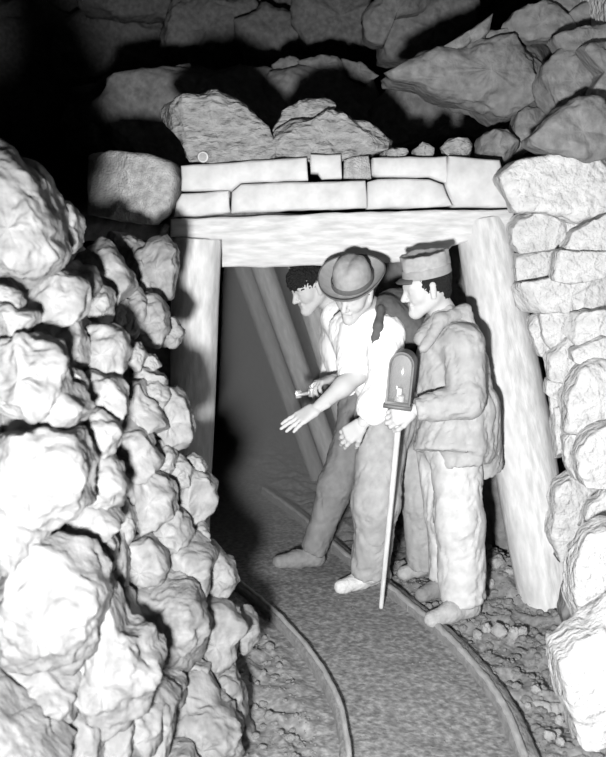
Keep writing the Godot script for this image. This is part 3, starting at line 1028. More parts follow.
func portal() -> void:
	# posts
	var specs := [
		["mine_post", "pale round timber post at the left of the portal, half hidden by rubble", [197, 238, 4.34], [188, 575, 4.34], [0.105, 0.10, 0.108, 0.112, 0.116], "post", 1],
		["mine_post", "thick pale timber post leaning at the right of the portal beside the man in cap", [482, 222, 4.36], [554, 632, 3.97], [0.128, 0.142, 0.145, 0.138, 0.125], "post", 2],
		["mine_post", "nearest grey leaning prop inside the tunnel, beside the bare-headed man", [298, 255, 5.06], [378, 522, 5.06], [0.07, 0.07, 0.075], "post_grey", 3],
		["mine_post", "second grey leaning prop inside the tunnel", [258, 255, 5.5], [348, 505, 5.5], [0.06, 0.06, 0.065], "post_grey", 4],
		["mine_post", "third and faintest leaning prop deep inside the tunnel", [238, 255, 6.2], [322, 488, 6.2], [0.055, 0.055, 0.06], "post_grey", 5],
	]
	for s in specs:
		var top := at(s[2][0], s[2][1], s[2][2])
		var foot := at(s[3][0], s[3][1], s[3][2])
		var o := solid(s[0], log_mesh(top.distance_to(foot), s[4], s[6], 1.0, 0.07), M[s[5]], s[1], "post", foot, "timber props of the tunnel")
		along(o, foot, top)
	# the lintel and the blocks on it: outline as seen, depth of the front, how far it goes back
	var wood := [
		["lintel_beam", "broad pale timber lintel lying across both portal posts", "beam", "beam", 4.25, 0.26, [170, 219, 230, 217, 370, 212, 514, 209, 514, 229, 452, 246, 440, 259, 400, 262, 325, 266, 240, 267, 222, 267, 221, 240, 170, 237], ""],
		["hewn_block", "long pale hewn block at the upper left of the stack on the lintel", "block", "block", 4.24, 0.3, [181, 166, 240, 161, 307, 157, 308, 180, 263, 182, 240, 183, 231, 190, 181, 191], "hewn blocks stacked on the lintel"],
		["hewn_block", "short pale block at the left end of the lintel, under the long block", "block", "block", 4.23, 0.3, [181, 193, 228, 191, 229, 212, 200, 215, 174, 217, 176, 202], "hewn blocks stacked on the lintel"],
		["hewn_block", "widest pale block lying on the middle of the lintel", "block", "block", 4.22, 0.3, [231, 192, 241, 185, 300, 182, 366, 180, 367, 208, 300, 210, 231, 213], "hewn blocks stacked on the lintel"],
		["hewn_block", "small square block between the two big rocks' ledge and the widest block", "block", "block", 4.24, 0.3, [310, 154, 341, 154, 342, 178, 322, 179, 318, 173, 311, 172], "hewn blocks stacked on the lintel"],
		["hewn_block", "small grey worn block right of the small square block", "block", "block_rough", 4.27, 0.28, [344, 160, 352, 156, 369, 155, 371, 178, 344, 178], "hewn blocks stacked on the lintel"],
		["hewn_block", "flat pale block with rounded shoulder under the top right block", "block", "block", 4.22, 0.3, [368, 182, 378, 179, 430, 179, 443, 185, 453, 206, 368, 209], "hewn blocks stacked on the lintel"],
		["hewn_block", "thin pale block along the top right of the stack", "block", "block", 4.24, 0.3, [373, 158, 447, 156, 448, 183, 440, 181, 430, 177, 379, 177, 373, 174], "hewn blocks stacked on the lintel"],
		["hewn_block", "large white block with slanted end at the right end of the lintel", "block", "block", 4.23, 0.3, [449, 156, 500, 160, 514, 207, 455, 207, 446, 186], "hewn blocks stacked on the lintel"],
	]
	var k := 0
	for b in wood:
		k += 1
		var mid := Vector3.ZERO
		var n: int = b[6].size() / 2
		var ring := []
		for i in n:
			ring.append(at(b[6][i * 2], b[6][i * 2 + 1], b[4]))
			mid += ring[i] / n
		var poly := PackedVector2Array()
		for p in ring:
			poly.append(Vector2(p.x - mid.x, p.y - mid.y))
		solid(b[0], block_mesh(poly, b[5], 0.010, 0.008, k), M[b[3]], b[1], b[2], mid, b[7])
	var rocks := [
		["rough_block", "big squared rough stone block left of the stack on the lintel", "block_rough", 4.35, [88, 156, 100, 153, 130, 155, 152, 158, 174, 166, 177, 180, 172, 212, 158, 222, 120, 218, 88, 210], 0.9, 0.25],
		["slab_rock", "big slanting slab of rock with furrowed face on top of the stack", "rock_slab", 4.42, [157, 112, 166, 103, 205, 97, 240, 107, 262, 130, 276, 152, 268, 163, 215, 163, 195, 160, 180, 137], 0.6, 1.2],
		["rock", "upper knob of rock resting on the big rock above the small square block", "rock_slab", 4.5, [274, 130, 285, 112, 305, 100, 325, 98, 334, 105, 328, 117, 300, 124, 280, 136], 0.7, 0.7],
		["rock", "big wedge-shaped pale rock above the middle of the lintel stack", "rock_slab", 4.42, [272, 143, 280, 128, 310, 121, 330, 115, 360, 125, 387, 140, 383, 150, 350, 160, 300, 160, 275, 157], 0.6, 1.2],
		["rock", "dark rock standing behind the right end of the lintel stack", "rock", 4.45, [477, 141, 490, 132, 505, 132, 517, 142, 511, 160, 490, 163, 477, 157], 0.9, 0.8],
		["rock", "small flat rock lying on the thin top block of the stack", "rock_slab", 4.36, [439, 151, 450, 140, 465, 139, 476, 147, 472, 156, 442, 158], 0.8, 0.8],
		["rock", "tiny pale stone on the top edge of the stack right of the wedge rock", "rock_slab", 4.34, [414, 150, 422, 143, 433, 148, 432, 157, 413, 157], 0.8, 0.8],
		["rock", "thin sliver of stone beside the wedge rock's right tip", "rock_slab", 4.34, [380, 154, 392, 149, 406, 149, 410, 157, 382, 159], 0.8, 0.8],
		["rock", "upright splinter of pale stone wedged left of the lintel end", "rock_slab", 4.3, [159, 240, 162, 228, 168, 222, 170, 228, 165, 240], 0.6, 0.5],
	]
	for r in rocks:
		k += 1
		var made := rock_from(r[4], r[3], r[5], 700 + k, r[6], 1.08, 0.26 if r[4].size() > 14 else 0.45)
		solid(r[0], made[0], M[r[2]], r[1], "block" if r[0] == "rough_block" else "rock", made[1], "rocks resting on the portal timbers")
	var knot := thing("log_end", "small round log end sticking out under the slanting slab of rock", "log", at(203, 157, 4.28))
	var lm := part("log", log_mesh(0.3, [0.026, 0.026], 9, 1.0, 0.05), M.post_grey, knot)
	lm.rotation_degrees.x = -90
	var ring2 := part("end_ring", lathe([[0.018, 0.004], [0.024, 0.004], [0.027, -0.004], [0.018, -0.004], [0.018, 0.004]], 24), M.post, knot)
	ring2.rotation_degrees.x = 90

func track() -> void:
	for which in 2:
		var pts := rail_points(which)
		var label: String = ["pale curving wooden rail at the left of the track", "thick curving wooden rail at the right, by the miners' feet"][which]
		var o := thing("wooden_rail", label, "rail", Vector3.ZERO, "rails of the mine track")
		part("timber", swept(pts, 0.066 if which else 0.034, 0.0, 0.04, which), M.rail, o)
		part("strap", swept(pts, 0.024 if which else 0.018, 0.038, 0.05, which + 5, -0.016 if which else 0.008), M.strap, o)

func swept(path: PackedVector3Array, wide: float, y0: float, y1: float, sd: int, shift := 0.0) -> ArrayMesh:
	var st := SurfaceTool.new()
	st.begin(Mesh.PRIMITIVE_TRIANGLES)
	var ch := minf(0.008, (y1 - y0) * 0.3)
	var rings := []
	for i in path.size():
		var t := (path[mini(i + 1, path.size() - 1)] - path[maxi(i - 1, 0)]).normalized()
		var side := t.cross(Vector3.UP).normalized()
		var jit := 0.006 * rough_noise.get_noise_2d(i * 22.0, sd * 300.0)
		var jy := 0.006 * rough_noise.get_noise_2d(i * 22.0, sd * 300.0 + 900.0)
		var ring := []
		for q in [[-0.5, y0 - 0.05], [-0.5, y1 - ch], [-0.5, y1], [0.5, y1], [0.5, y1 - ch], [0.5, y0 - 0.05]]:
			var w: float = q[0] * wide
			if q[1] == y1:
				w -= signf(q[0]) * ch
			ring.append(path[i] + side * (w + jit + shift) + Vector3(0, q[1] + jy, 0))
		rings.append(ring)
	for i in rings.size() - 1:
		for k in 5:
			for v in [rings[i][k], rings[i + 1][k], rings[i][k + 1], rings[i][k + 1], rings[i + 1][k], rings[i + 1][k + 1]]:
				st.add_vertex(v)
	st.set_smooth_group(-1)
	st.generate_normals()
	return st.commit()

func pebble(sd: int, rough := 1.0) -> ArrayMesh:
	var poly := PackedVector2Array()
	rng.seed = sd
	for i in 7:
		poly.append(Vector2.from_angle(TAU * i / 7.0) * rng.randf_range(0.75, 1.1))
	return boulder(poly, 0.7, sd, rough, 18, 11, 0.9)

func rubble() -> void:
	var kinds := []
	for i in 6:
		kinds.append(pebble(900 + i, 2.4))
	# loose stones that can be told apart: pixel, radius in pixels
	var groups := {
		"in the heap at the right post's foot": [[478, 629, 7], [486, 627, 8], [499, 630, 9], [505, 626, 6], [514, 633, 9], [523, 632, 6]],
		"below the white rock of the right wall": [[528, 700, 5], [536, 690, 6], [543, 697, 8], [549, 733, 8], [556, 726, 7], [557, 697, 11], [560, 710, 9], [561, 738, 6], [568, 700, 10]],
		"in the hollow behind the person in cap": [[490, 592, 7], [497, 583, 9], [508, 588, 7], [515, 585, 6], [528, 578, 7]],
	}
	var nth := ["leftmost", "second from the left", "third from the left", "fourth from the left", "fifth from the left", "sixth from the left", "seventh from the left", "eighth from the left", "rightmost"]
	var k := 0
	for where in groups:
		var row: Array = groups[where]
		for n in row.size():
			var s: Array = row[n]
			k += 1
			var p := ground(s[0], s[1], 0.04)
			p.y = floor_height(p.x, p.z) + 0.012
			var which: String = nth[8] if n == row.size() - 1 else nth[n]
			var o := solid("loose_stone", kinds[k % 6], M.stone_pale, "small pale stone %s, %s" % [where, which], "stone", p, "pale loose stones " + where)
			o.rotation = Vector3(0.3 * k, 1.7 * k, 0)
			o.scale = Vector3(1.0 + 0.3 * sin(k * 2.3), 0.8, 1.0) * (s[2] * p.length() / FOCAL)
	# gravel nobody could count
	rng.seed = 77
	var mm := MultiMesh.new()
	mm.transform_format = MultiMesh.TRANSFORM_3D
	mm.mesh = pebble(990)
	var places := []
	for i in 9000:
		var z := rng.randf_range(-4.6, -2.5)
		var x := rng.randf_range(-0.7, 1.35)
		var off := absf(x - track_middle(z))
		if off < 0.37 and rng.randf() > 0.03:
			continue
		if x < track_middle(z) and rng.randf() < 0.45:
			continue
		var r := 0.004 + 0.020 * pow(rng.randf(), 5.0)
		if off < 0.4:
			r = 0.005
		var b := Basis.from_euler(Vector3(rng.randf() * 6, rng.randf() * 6, rng.randf() * 6)).scaled(Vector3(r, r * rng.randf_range(0.5, 1.0), r * rng.randf_range(0.7, 1.3)))
		places.append(Transform3D(b, Vector3(x, floor_height(x, z) + r * 0.25, z)))
	mm.instance_count = places.size()
	for i in places.size():
		mm.set_instance_transform(i, places[i])
	var g := MultiMeshInstance3D.new()
	g.name = "gravel"
	g.multimesh = mm
	g.material_override = M.gravel
	g.set_meta("kind", "stuff")
	g.set_meta("label", "grey gravel and broken rock strewn outside the rails")
	g.set_meta("category", "gravel")
	add_child(g)

func smoke() -> void:
	var fog := FogVolume.new()
	fog.name = "tunnel_smoke"
	fog.shape = RenderingServer.FOG_VOLUME_SHAPE_BOX
	fog.size = Vector3(3.6, 1.7, 4.2)
	fog.position = Vector3(-0.75, 0.85, -6.75)
	var m := FogMaterial.new()
	m.density = 0.34
	m.albedo = Color(0.9, 0.9, 0.9)
	fog.material = m
	fog.set_meta("kind", "stuff")
	fog.set_meta("label", "thin grey smoke hanging in the tunnel behind the portal")
	fog.set_meta("category", "smoke")
	add_child(fog)

# ------------------------------------------------------------------ the miners
func miner_in_tunnel() -> void:
	var base := ground(312, 566)
	var t := thing("person", "bare-headed person with dark curly hair and white shirt inside the tunnel, bending forward", "person", Vector3(base.x, 0, base.z))
	var neck := at(332, 302, 4.62)
	var head := at(311, 287, 4.56)
	var face := Vector3(-0.80, -0.42, 0.38)
	var hip_l := at(362, 412, 4.66)
	var hip_r := at(372, 412, 4.82)
	var sh_l := at(338, 318, 4.56)
	var sh_r := at(340, 318, 4.84)
	var el_l := at(358, 378, 4.50)
	var wr_l := at(333, 379, 4.42)
	var kn_l := at(336, 485, 4.52)
	var an_l := at(313, 552, 4.54)
	var kn_r := at(372, 490, 4.75)
	var an_r := at(385, 545, 4.9)
	var heel := ground(318, 566, 0.0)
	var toe := ground(272, 567, 0.0)
	var heel_r := ground(392, 552, 0.0)
	var toe_r := ground(352, 552, 0.0)
	var chest := sh_l.lerp(sh_r, 0.5).lerp(hip_l.lerp(hip_r, 0.5), 0.3)
	var belly := sh_l.lerp(sh_r, 0.5).lerp(hip_l.lerp(hip_r, 0.5), 0.75)
	var hand := hand_bones(wr_l, at(312, 384, 4.36) - wr_l, Vector3(-0.1, -1, 0.2), -1.0, [38, 42, 45, 48], 3.0, 0.5, 25.0)
	var limbs := [bone(sh_l, sh_r, 0.07, 0.07), bone(chest, belly, 0.12, 0.11, 0.06), bone(neck, chest, 0.055, 0.09, 0.05), bone(hip_l, hip_r, 0.09, 0.09)]
	limbs += chain([sh_l, el_l, wr_l], [0.052, 0.04, 0.027])
	limbs += chain([sh_r, at(330, 380, 4.9), at(320, 400, 4.75)], [0.052, 0.04, 0.027])
	limbs += chain([hip_l, kn_l, an_l], [0.085, 0.055, 0.04]) + chain([hip_r, kn_r, an_r], [0.085, 0.055, 0.04])
	body(t, limbs, head_bones(head, face, Vector3(-0.25, 0.9, 0.1), neck), [hand])
	garment("shirt", [bone(sh_l, sh_r, 0.085, 0.085, 0.04), bone(chest, belly, 0.148, 0.135, 0.06), bone(neck.lerp(chest, 0.3), chest, 0.07, 0.11, 0.05)]
		+ chain([sh_l, el_l.lerp(sh_l, 0.1), el_l.lerp(wr_l, 0.55)], [0.075, 0.065, 0.045], 0.03) + chain([sh_r, at(330, 380, 4.9)], [0.075, 0.06]), M.shirt, t, 0.013, 0.006, Vector3(0.45, 0.25, 0.45), 3)
	garment("trousers", [bone(hip_l, hip_r, 0.115, 0.115, 0.05), bone(belly, hip_l.lerp(hip_r, 0.5), 0.125, 0.12, 0.05)]
		+ chain([hip_l, kn_l, an_l + Vector3(0, 0.0, 0)], [0.112, 0.084, 0.068], 0.05, {"flat": true}) + chain([hip_r, kn_r, an_r], [0.112, 0.088, 0.07], 0.05, {"flat": true}), M.trouser_dark, t, 0.013, 0.008, Vector3(0.45, 0.25, 0.45), 4)
	shoe(M.shoe_dark, heel, toe, an_l, t)
	shoe(M.shoe_dark, heel_r, toe_r, an_r, t)
	var u := (Vector3(-0.25, 0.9, 0.1) - face.normalized() * Vector3(-0.25, 0.9, 0.1).dot(face.normalized())).normalized()
	var f := face.normalized()
	var hair := [bone(head - f * 0.035 + u * 0.035, head + f * 0.025 + u * 0.055, 0.088, 0.076, 0.02), bone(head - f * 0.06, head - f * 0.05 - u * 0.03, 0.066, 0.05, 0.03)]
	garment("hair", hair, M.hair, t, 0.005, 0.013, Vector3(6, 6, 6), 8)

func miner_in_hat() -> void:
	var base := ground(372, 590)
	var t := thing("person", "person in round felt hat, white shirt and dark vest leaning forward with hand stretched out", "person", Vector3(base.x, 0, base.z))
	var neck := at(374, 311, 4.12)
	var head := at(354, 292, 3.99)
	var f := Vector3(-0.45, -0.48, 0.75).normalized()
	var up := Vector3(-0.10, 0.88, 0.45)
	var u := (up - f * up.dot(f)).normalized()
	var hip_l := at(384, 420, 4.14)
	var hip_r := at(404, 418, 4.30)
	var sh_l := at(385, 334, 4.02)      # nearest the camera
	var sh_r := at(348, 330, 4.22)
	var el_l := at(384, 392, 3.86)
	var wr_l := at(362, 424, 3.86)
	var el_r := at(358, 374, 4.04)
	var wr_r := at(316, 409, 3.94)
	var kn_l := at(376, 502, 4.06)
	var an_l := at(370, 574, 4.17)
	var kn_r := at(424, 500, 4.25)
	var an_r := at(424, 560, 4.33)
	var heel_l := ground(384, 582, 0.0)
	var toe_l := ground(333, 594, 0.0)
	var heel_r := ground(436, 572, 0.02)
	var toe_r := ground(398, 580, 0.02)
	var back := at(398, 318, 4.22)
	var sh_mid := sh_l.lerp(sh_r, 0.5)
	var hip_mid := hip_l.lerp(hip_r, 0.5)
	var chest := sh_mid.lerp(hip_mid, 0.3)
	var belly := sh_mid.lerp(hip_mid, 0.75)
	var hand_r := hand_bones(wr_r, at(287, 426, 3.90) - wr_r, Vector3(0.25, -0.75, -0.6), -1.0, [6, 4, 6, 9], 4.0, 0.45, 8.0)
	var hand_l := hand_bones(wr_l, at(345, 437, 3.88) - wr_l, Vector3(-0.4, -0.6, -0.7), 1.0, [22, 26, 30, 34], 3.0, 0.5, 18.0)
	var limbs := [bone(sh_l, sh_r, 0.07, 0.07), bone(back, chest, 0.10, 0.12, 0.06), bone(chest, belly, 0.12, 0.115, 0.06), bone(neck, back, 0.06, 0.08, 0.05), bone(hip_l, hip_r, 0.095, 0.095)]
	limbs += chain([sh_l, el_l, wr_l], [0.055, 0.042, 0.027])
	limbs += chain([sh_r, el_r, el_r.lerp(wr_r, 0.35), wr_r], [0.055, 0.042, 0.043, 0.027])
	limbs += chain([hip_l, kn_l, an_l], [0.09, 0.058, 0.042]) + chain([hip_r, kn_r, an_r], [0.09, 0.058, 0.042])
	body(t, limbs, head_bones(head, f, u, neck), [hand_r, hand_l])
	var cuff_r := el_r.lerp(wr_r, 0.12)
	garment("shirt", [bone(sh_l, sh_r, 0.085, 0.085, 0.05), bone(sh_mid, chest, 0.12, 0.135, 0.06), bone(chest, belly, 0.14, 0.13, 0.06), bone(neck + Vector3(-0.01, -0.01, 0.02), sh_mid, 0.065, 0.10, 0.04)]
		+ chain([sh_l, el_l, el_l.lerp(wr_l, 0.45), el_l.lerp(wr_l, 0.8)], [0.082, 0.072, 0.070, 0.05], 0.03, {"flat": true}) + chain([sh_r, el_r.lerp(sh_r, 0.3), cuff_r], [0.088, 0.08, 0.066], 0.03, {"flat": true}), M.shirt, t, 0.012, 0.008, Vector3(0.5, 0.25, 0.5), 5)
	garment("vest", [bone(back, sh_mid.lerp(back, 0.4) + Vector3(0.02, -0.02, -0.03), 0.125, 0.10, 0.05), bone(back, hip_mid.lerp(back, 0.4) + Vector3(0.06, 0, -0.03), 0.125, 0.14, 0.06), bone(neck + Vector3(0.05, -0.03, 0), back, 0.06, 0.10, 0.04), bone(at(386, 312, 4.08), at(408, 330, 4.10), 0.075, 0.09, 0.04), bone(at(381, 309, 4.0), at(378, 326, 3.935), 0.022, 0.018, 0.02), bone(at(378, 326, 3.935), at(372, 356, 3.935), 0.018, 0.014, 0.02)], M.vest, t, 0.012, 0.006, Vector3(0.7, 0.7, 0.7), 6)
	garment("trousers", [bone(hip_l, hip_r, 0.125, 0.12, 0.05), bone(belly, hip_mid, 0.132, 0.13, 0.05)]
		+ chain([hip_l, kn_l, an_l + Vector3(0, 0.01, 0)], [0.122, 0.100, 0.090], 0.05, {"flat": true}) + chain([hip_r, kn_r, an_r + Vector3(0, -0.02, 0)], [0.12, 0.095, 0.085], 0.04, {"flat": true}), M.trouser, t, 0.012, 0.008, Vector3(0.45, 0.22, 0.45), 7)
	shoe(M.shoe_pale, heel_l, toe_l, an_l, t, "pale dust-covered shoe")
	shoe(M.shoe, heel_r, toe_r, an_r, t)
	garment("hair", [bone(head - f * 0.035 + u * 0.01, head - f * 0.03 - u * 0.03, 0.085, 0.07, 0.02)], M.hair, t, 0.008, 0.008, Vector3(3, 3, 3), 9)
	# felt hat
	var hat := Node3D.new()
	hat.name = "hat"
	t.add_child(hat)
	var hu := (u * 0.95 + f * 0.12).normalized()
	var hf := (f - hu * f.dot(hu)).normalized()
	var b := Basis(hf.cross(hu) * -1.0, hu, -hf)
	b = Basis(hu.cross(-hf).normalized(), hu, -hf)
	hat.transform = Transform3D(b, head + u * 0.058 - t.position)
	var crown_pts := PackedVector3Array()
	var nu := 44
	var prof := [[0.0, 0.118], [0.02, 0.117], [0.045, 0.111], [0.066, 0.098], [0.078, 0.075], [0.084, 0.045], [0.088, 0.012], [0.090, 0.0]]
	for pr in prof:
		for i in nu:
			var a := TAU * i / nu
			var p := Vector3(cos(a) * pr[0] * 0.96, pr[1], -sin(a) * pr[0] * 1.1)
			var dent := exp(-pow(p.x / 0.022, 2)) * smoothstep(0.06, 0.118, p.y)
			p.y -= 0.016 * dent
			p += p.normalized() * 0.006 * rough_noise.get_noise_3dv(p * 900.0)
			crown_pts.append(p)
	part("crown", grid_mesh(crown_pts, nu, prof.size(), true), M.felt, hat)
	part("band", lathe([[0.0895, 0.024], [0.0935, 0.022], [0.0945, 0.003], [0.0905, 0.001]], 44, 0.97, 1.11), M.felt_dark, hat)
	var brim_pts := PackedVector3Array()
	var bp := [[0.085, 0.004], [0.105, 0.000], [0.125, 0.004], [0.139, 0.013], [0.145, 0.022], [0.1465, 0.020], [0.141, 0.008], [0.125, -0.003], [0.105, -0.006], [0.085, -0.002]]
	for pr in bp:
		for i in nu:
			var a := TAU * i / nu
			var roll := 0.026 * pow(absf(cos(a)), 3.0) * smoothstep(0.095, 0.145, pr[0])
			brim_pts.append(Vector3(cos(a) * pr[0] * 0.98, pr[1] + roll, -sin(a) * pr[0] * 1.06))
	part("brim", grid_mesh(brim_pts, nu, bp.size(), true), M.felt, hat)
	part("edge_binding", edge_ring(0.98, 1.06), M.felt_dark, hat)

func edge_ring(sx: float, sz: float) -> ArrayMesh:
	var ps := []
	for i in 61:
		var a := TAU * i / 60.0
		ps.append(Vector3(cos(a) * 0.1455 * sx, 0.021 + 0.026 * pow(absf(cos(a)), 3.0), -sin(a) * 0.1455 * sz))
	return tube(ps, 0.003, 8)

func miner_in_cap() -> void:
	var base := ground(455, 622)
	var t := thing("person", "person in soft cap and dusty canvas coat standing at the right and holding a stick", "person", Vector3(base.x, 0, base.z))
	var neck := at(448, 321, 3.96)
	var head := at(427, 287, 3.92)
	var f := Vector3(-0.93, -0.26, 0.10).normalized()
	var up := Vector3(-0.20, 0.97, 0.12)
	var u := (up - f * up.dot(f)).normalized()
	var hip_l := at(455, 438, 3.88)
	var hip_r := at(440, 438, 4.06)
	var sh_l := at(463, 344, 3.84)
	var sh_r := at(438, 340, 4.12)
	var el_l := at(466, 400, 3.74)
	var wr_l := at(413, 410, 3.72)
	var el_r := at(430, 390, 4.10)
	var wr_r := at(412, 396, 3.95)
	var kn_l := at(459, 520, 3.86)
	var an_l := at(463, 602, 3.86)
	var kn_r := at(447, 515, 4.02)
	var an_r := at(446, 580, 4.06)
	var heel_l := ground(472, 616, 0.03)
	var toe_l := ground(424, 627, 0.03)
	var heel_r := ground(455, 592, 0.03)
	var toe_r := ground(416, 602, 0.03)
	var sh_mid := sh_l.lerp(sh_r, 0.5)
	var hip_mid := hip_l.lerp(hip_r, 0.5)
	var chest := sh_mid.lerp(hip_mid, 0.3)
	var belly := sh_mid.lerp(hip_mid, 0.72)
	var hand_l := hand_bones(wr_l, at(393, 417, 3.70) - wr_l, Vector3(-0.55, -0.55, -0.75), 1.0, [48, 52, 55, 58], 2.0, 0.5, 30.0)
	var hand_r := hand_bones(wr_r, at(400, 402, 3.86) - wr_r, Vector3(-0.2, -0.8, 0.5), -1.0, [45, 48, 50, 52], 2.0, 0.5, 25.0)
	var limbs := [bone(sh_l, sh_r, 0.07, 0.07), bone(chest, belly, 0.12, 0.115, 0.06), bone(neck, sh_mid, 0.06, 0.09, 0.05), bone(hip_l, hip_r, 0.095, 0.095)]
	limbs += chain([sh_l, el_l, wr_l], [0.055, 0.042, 0.027]) + chain([sh_r, el_r, wr_r], [0.055, 0.042, 0.027])
	limbs += chain([hip_l, kn_l, an_l], [0.09, 0.058, 0.042]) + chain([hip_r, kn_r, an_r], [0.09, 0.058, 0.042])
	body(t, limbs, head_bones(head, f, u, neck), [hand_l, hand_r])
	garment("trousers", [bone(hip_l, hip_r, 0.108, 0.104, 0.05), bone(belly, hip_mid, 0.115, 0.115, 0.05)]
		+ chain([hip_l, kn_l, an_l + Vector3(0, 0.01, 0)], [0.110, 0.105, 0.098], 0.05, {"flat": true}) + chain([hip_r, kn_r, an_r + Vector3(0, 0.01, 0)], [0.115, 0.092, 0.080], 0.03, {"flat": true}), M.trouser_pale, t, 0.012, 0.009, Vector3(0.45, 0.25, 0.45), 12)
	var tail := at(488, 470, 3.98)
	var waist := at(455, 408, 3.92)
	garment("coat", [bone(sh_l, sh_r, 0.085, 0.085, 0.05), bone(sh_mid, chest, 0.13, 0.14, 0.06), bone(chest, waist, 0.14, 0.135, 0.06), bone(neck + Vector3(0, -0.035, 0), sh_mid, 0.07, 0.11, 0.05), bone(chest + Vector3(0.05, 0, 0), waist + Vector3(0.055, 0, 0), 0.12, 0.115, 0.05)]
		+ chain([sh_l, el_l, wr_l + (wr_l - el_l) * -0.04], [0.088, 0.074, 0.050], 0.02, {"flat": true}) + chain([sh_r, el_r, wr_r], [0.09, 0.075, 0.052], 0.03, {"flat": true}), M.coat, t, 0.011, 0.009, Vector3(0.45, 0.35, 0.45), 13)
	garment("coat_skirt", [bone(waist, at(453, 452, 3.87), 0.152, 0.174, 0.04, {"flat": true}), bone(waist + Vector3(0.06, 0, 0.0), tail + Vector3(-0.03, 0, 0), 0.13, 0.10, 0.05, {"flat": true}), bone(waist + Vector3(0.0, 0, 0.02), at(466, 466, 3.83), 0.125, 0.10, 0.04, {"flat": true})], M.coat, t, 0.011, 0.010, Vector3(0.6, 0.2, 0.6), 14)
	# collar and the dark lapel under it
	garment("collar", [bone(at(441, 320, 3.86), at(464, 312, 3.93), 0.030, 0.032, 0.02), bone(at(441, 320, 3.86), at(424, 348, 3.80), 0.030, 0.022, 0.02), bone(at(464, 312, 3.93), at(470, 330, 3.92), 0.032, 0.03, 0.02)], M.coat, t, 0.009, 0.004, Vector3(1, 1, 1), 15)
	garment("neckcloth", [bone(at(446, 312, 3.92), at(422, 338, 3.84), 0.042, 0.03, 0.02), bone(at(436, 318, 4.02), at(422, 338, 3.84), 0.04, 0.03, 0.02)], M.trouser, t, 0.009, 0.004, Vector3(1, 1, 1), 16)
	shoe(M.shoe, heel_l, toe_l, an_l, t)
	shoe(M.shoe_dark, heel_r, toe_r, an_r, t)
	garment("hair", [bone(head - f * 0.035 + u * 0.012, head - f * 0.045 - u * 0.030, 0.082, 0.055, 0.02), bone(head + u * 0.03, head - f * 0.02 + u * 0.03, 0.080, 0.082, 0.02)], M.hair, t, 0.006, 0.004, Vector3(4, 4, 4), 17)
	# soft cap: band, sunken top and a short peak
	var cap := Node3D.new()
	cap.name = "cap"
	t.add_child(cap)
	var hu := (u - f * 0.06).normalized()
	var hf := (f - hu * f.dot(hu)).normalized()
	cap.transform = Transform3D(Basis(hu.cross(-hf).normalized(), hu, -hf), head + u * 0.048 - f * 0.012 - t.position)
	var crown := PackedVector3Array()
	var nu := 44
	var prof := [[0.0, 0.082], [0.035, 0.080], [0.062, 0.084], [0.084, 0.096], [0.093, 0.100], [0.099, 0.095], [0.101, 0.082], [0.100, 0.055], [0.098, 0.034]]
	for pr in prof:
		for i in nu:
			var a := TAU * i / nu
			var p := Vector3(cos(a) * pr[0] * 0.92, pr[1], -sin(a) * pr[0] * 1.04)
			p += Vector3(p.x, 0.4 * p.y, p.z).normalized() * 0.008 * rough_noise.get_noise_3dv(p * 1100.0)
			p.y += 0.010 * rough_noise.get_noise_3d(p.x * 700, 40, p.z * 700) * smoothstep(0.05, 0.09, pr[1])
			crown.append(p)
	part("crown", grid_mesh(crown, nu, prof.size(), true), M.cap, cap)
	part("band", lathe([[0.0975, 0.040], [0.1015, 0.037], [0.1025, 0.003], [0.0985, 0.000], [0.0955, 0.002], [0.0955, 0.040]], 44, 0.92, 1.04), M.felt, cap)
	var peak := PackedVector3Array()
	for row in [[0.098, 0.010], [0.118, 0.004], [0.132, -0.004], [0.133, -0.008], [0.118, 0.0], [0.098, 0.004]]:
		for i in 15:
			var a: float = lerpf(-0.75, 0.75, i / 14.0)
			var r: float = lerpf(0.100, row[0], cos(a * 2.0) * 0.5 + 0.5)
			peak.append(Vector3(sin(a) * r * 0.92, row[1], -cos(a) * r * 1.04))
	part("peak", grid_mesh(peak, 15, 6, false), M.felt_dark, cap)

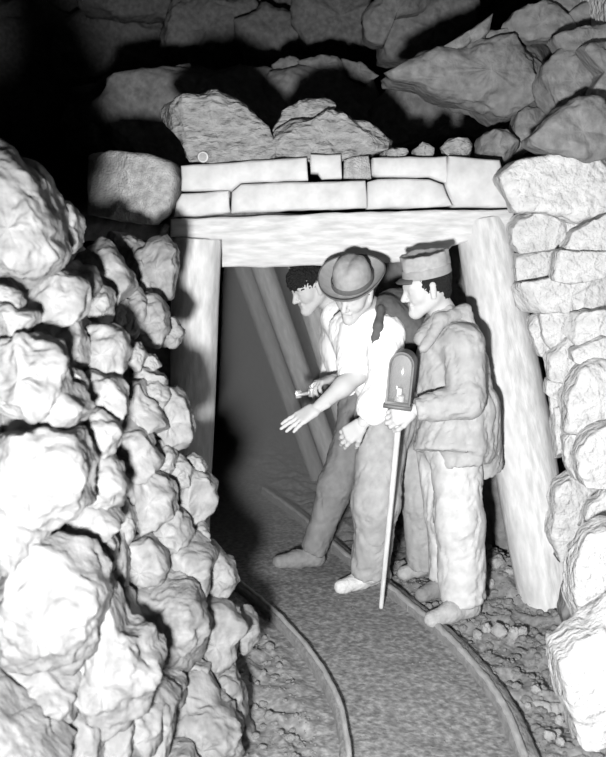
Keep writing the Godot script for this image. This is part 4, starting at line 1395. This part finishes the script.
func held_things() -> void:
	# stick from the hand to the ground
	var top := at(401, 396, 3.69)
	var tip := ground(381, 608, 0.005)
	var st := solid("walking_stick", log_mesh(top.distance_to(tip), [0.010, 0.0115, 0.0125, 0.013], 31, 1.0, 0.08), M.stick, "long pale peeled stick held upright by the person in cap", "stick", tip)
	along(st, tip, top)
	# lantern with an arched body
	var c := at(399, 403, 3.72)
	var t := thing("lantern", "dark arched tin lantern hanging between two of the miners", "lantern", c)
	t.rotation_degrees = Vector3(0, -14, -5)
	var arch := PackedVector2Array([Vector2(-0.052, 0), Vector2(0.052, 0)])
	for i in 13:
		var a := PI * i / 12.0
		arch.append(Vector2(cos(a) * 0.052, 0.165 + sin(a) * 0.055))
	var inner := PackedVector2Array([Vector2(-0.042, 0.012), Vector2(0.042, 0.012)])
	for i in 13:
		var a := PI * i / 12.0
		inner.append(Vector2(cos(a) * 0.042, 0.162 + sin(a) * 0.046))
	part("back_plate", block_mesh(arch, 0.01, 0.002, 0.0), M.tin, t, Vector3(0, 0, -0.05))
	part("hood", arch_band(arch, 0.11), M.tin, t, Vector3(0, 0, 0.05))
	part("front_frame", frame_mesh(arch, inner), M.tin, t, Vector3(0, 0, 0.052))
	part("pane", block_mesh(inner, 0.002, 0.0005, 0.0), M.glass, t, Vector3(0, 0, 0.047))
	part("base", block_mesh(PackedVector2Array([Vector2(-0.058, -0.018), Vector2(0.058, -0.018), Vector2(0.058, 0.0), Vector2(-0.058, 0.0)]), 0.12, 0.004, 0.0), M.tin, t, Vector3(0, 0, 0.058))
	part("candle", lathe([[0.0, 0.06], [0.010, 0.058], [0.011, 0.0], [0.0, 0.0]], 16), M.wax, t, Vector3(-0.002, 0.004, 0.012))
	part("socket", lathe([[0.012, 0.028], [0.017, 0.026], [0.019, 0.0], [0.0, 0.0]], 16), M.steel, t, Vector3(-0.002, 0.001, 0.012))
	part("wick", lathe([[0.0, 0.075], [0.0015, 0.074], [0.0015, 0.055], [0.0, 0.055]], 8), M.felt_dark, t, Vector3(-0.002, 0.004, 0.012))
	# candle holder of bent steel in the other hand
	var p := at(307, 393, 4.36)
	var h := thing("candle_holder", "small bright steel candle holder held out by the bare-headed person", "candle holder", p)
	h.rotation_degrees = Vector3(0, 12, 4)
	part("spike", tube([Vector3(0.03, 0.0, 0), Vector3(-0.015, -0.002, 0.004), Vector3(-0.055, -0.002, 0.006)], 0.009, 10), M.steel, h)
	part("socket", lathe([[0.0, 0.022], [0.016, 0.022], [0.017, 0.018], [0.017, -0.018], [0.0, -0.02]], 20), M.steel, h, Vector3(0.022, 0.0, 0.004))
	part("tip_plate", block_mesh(PackedVector2Array([Vector2(-0.014, -0.019), Vector2(0.014, -0.019), Vector2(0.014, 0.019), Vector2(-0.014, 0.019)]), 0.014, 0.003, 0.0), M.steel, h, Vector3(-0.045, 0, 0.012))
	var ring := []
	for i in 21:
		var a := TAU * i / 20.0
		ring.append(Vector3(0.045 + cos(a) * 0.018, 0.03 + sin(a) * 0.018, 0))
	part("hook_ring", tube(ring, 0.004, 8), M.steel, h)

func arch_band(arch: PackedVector2Array, deep: float) -> ArrayMesh:
	var pts := PackedVector3Array()
	var n := arch.size()
	for row in [[1.0, 0.0], [1.0, -deep], [0.94, -deep], [0.94, 0.0], [1.0, 0.0]]:
		for i in n:
			pts.append(Vector3(arch[i].x * row[0], 0.1 + (arch[i].y - 0.1) * row[0], row[1]))
	return grid_mesh(pts, n, 5, true)

func frame_mesh(outer: PackedVector2Array, inner: PackedVector2Array) -> ArrayMesh:
	var pts := PackedVector3Array()
	var n := outer.size()
	for row in [[0, 0.0], [0, -0.006], [1, -0.006], [1, 0.0], [0, 0.0]]:
		for i in n:
			var q := outer[i] if row[0] == 0 else inner[i]
			pts.append(Vector3(q.x, q.y, row[1]))
	return grid_mesh(pts, n, 5, true)
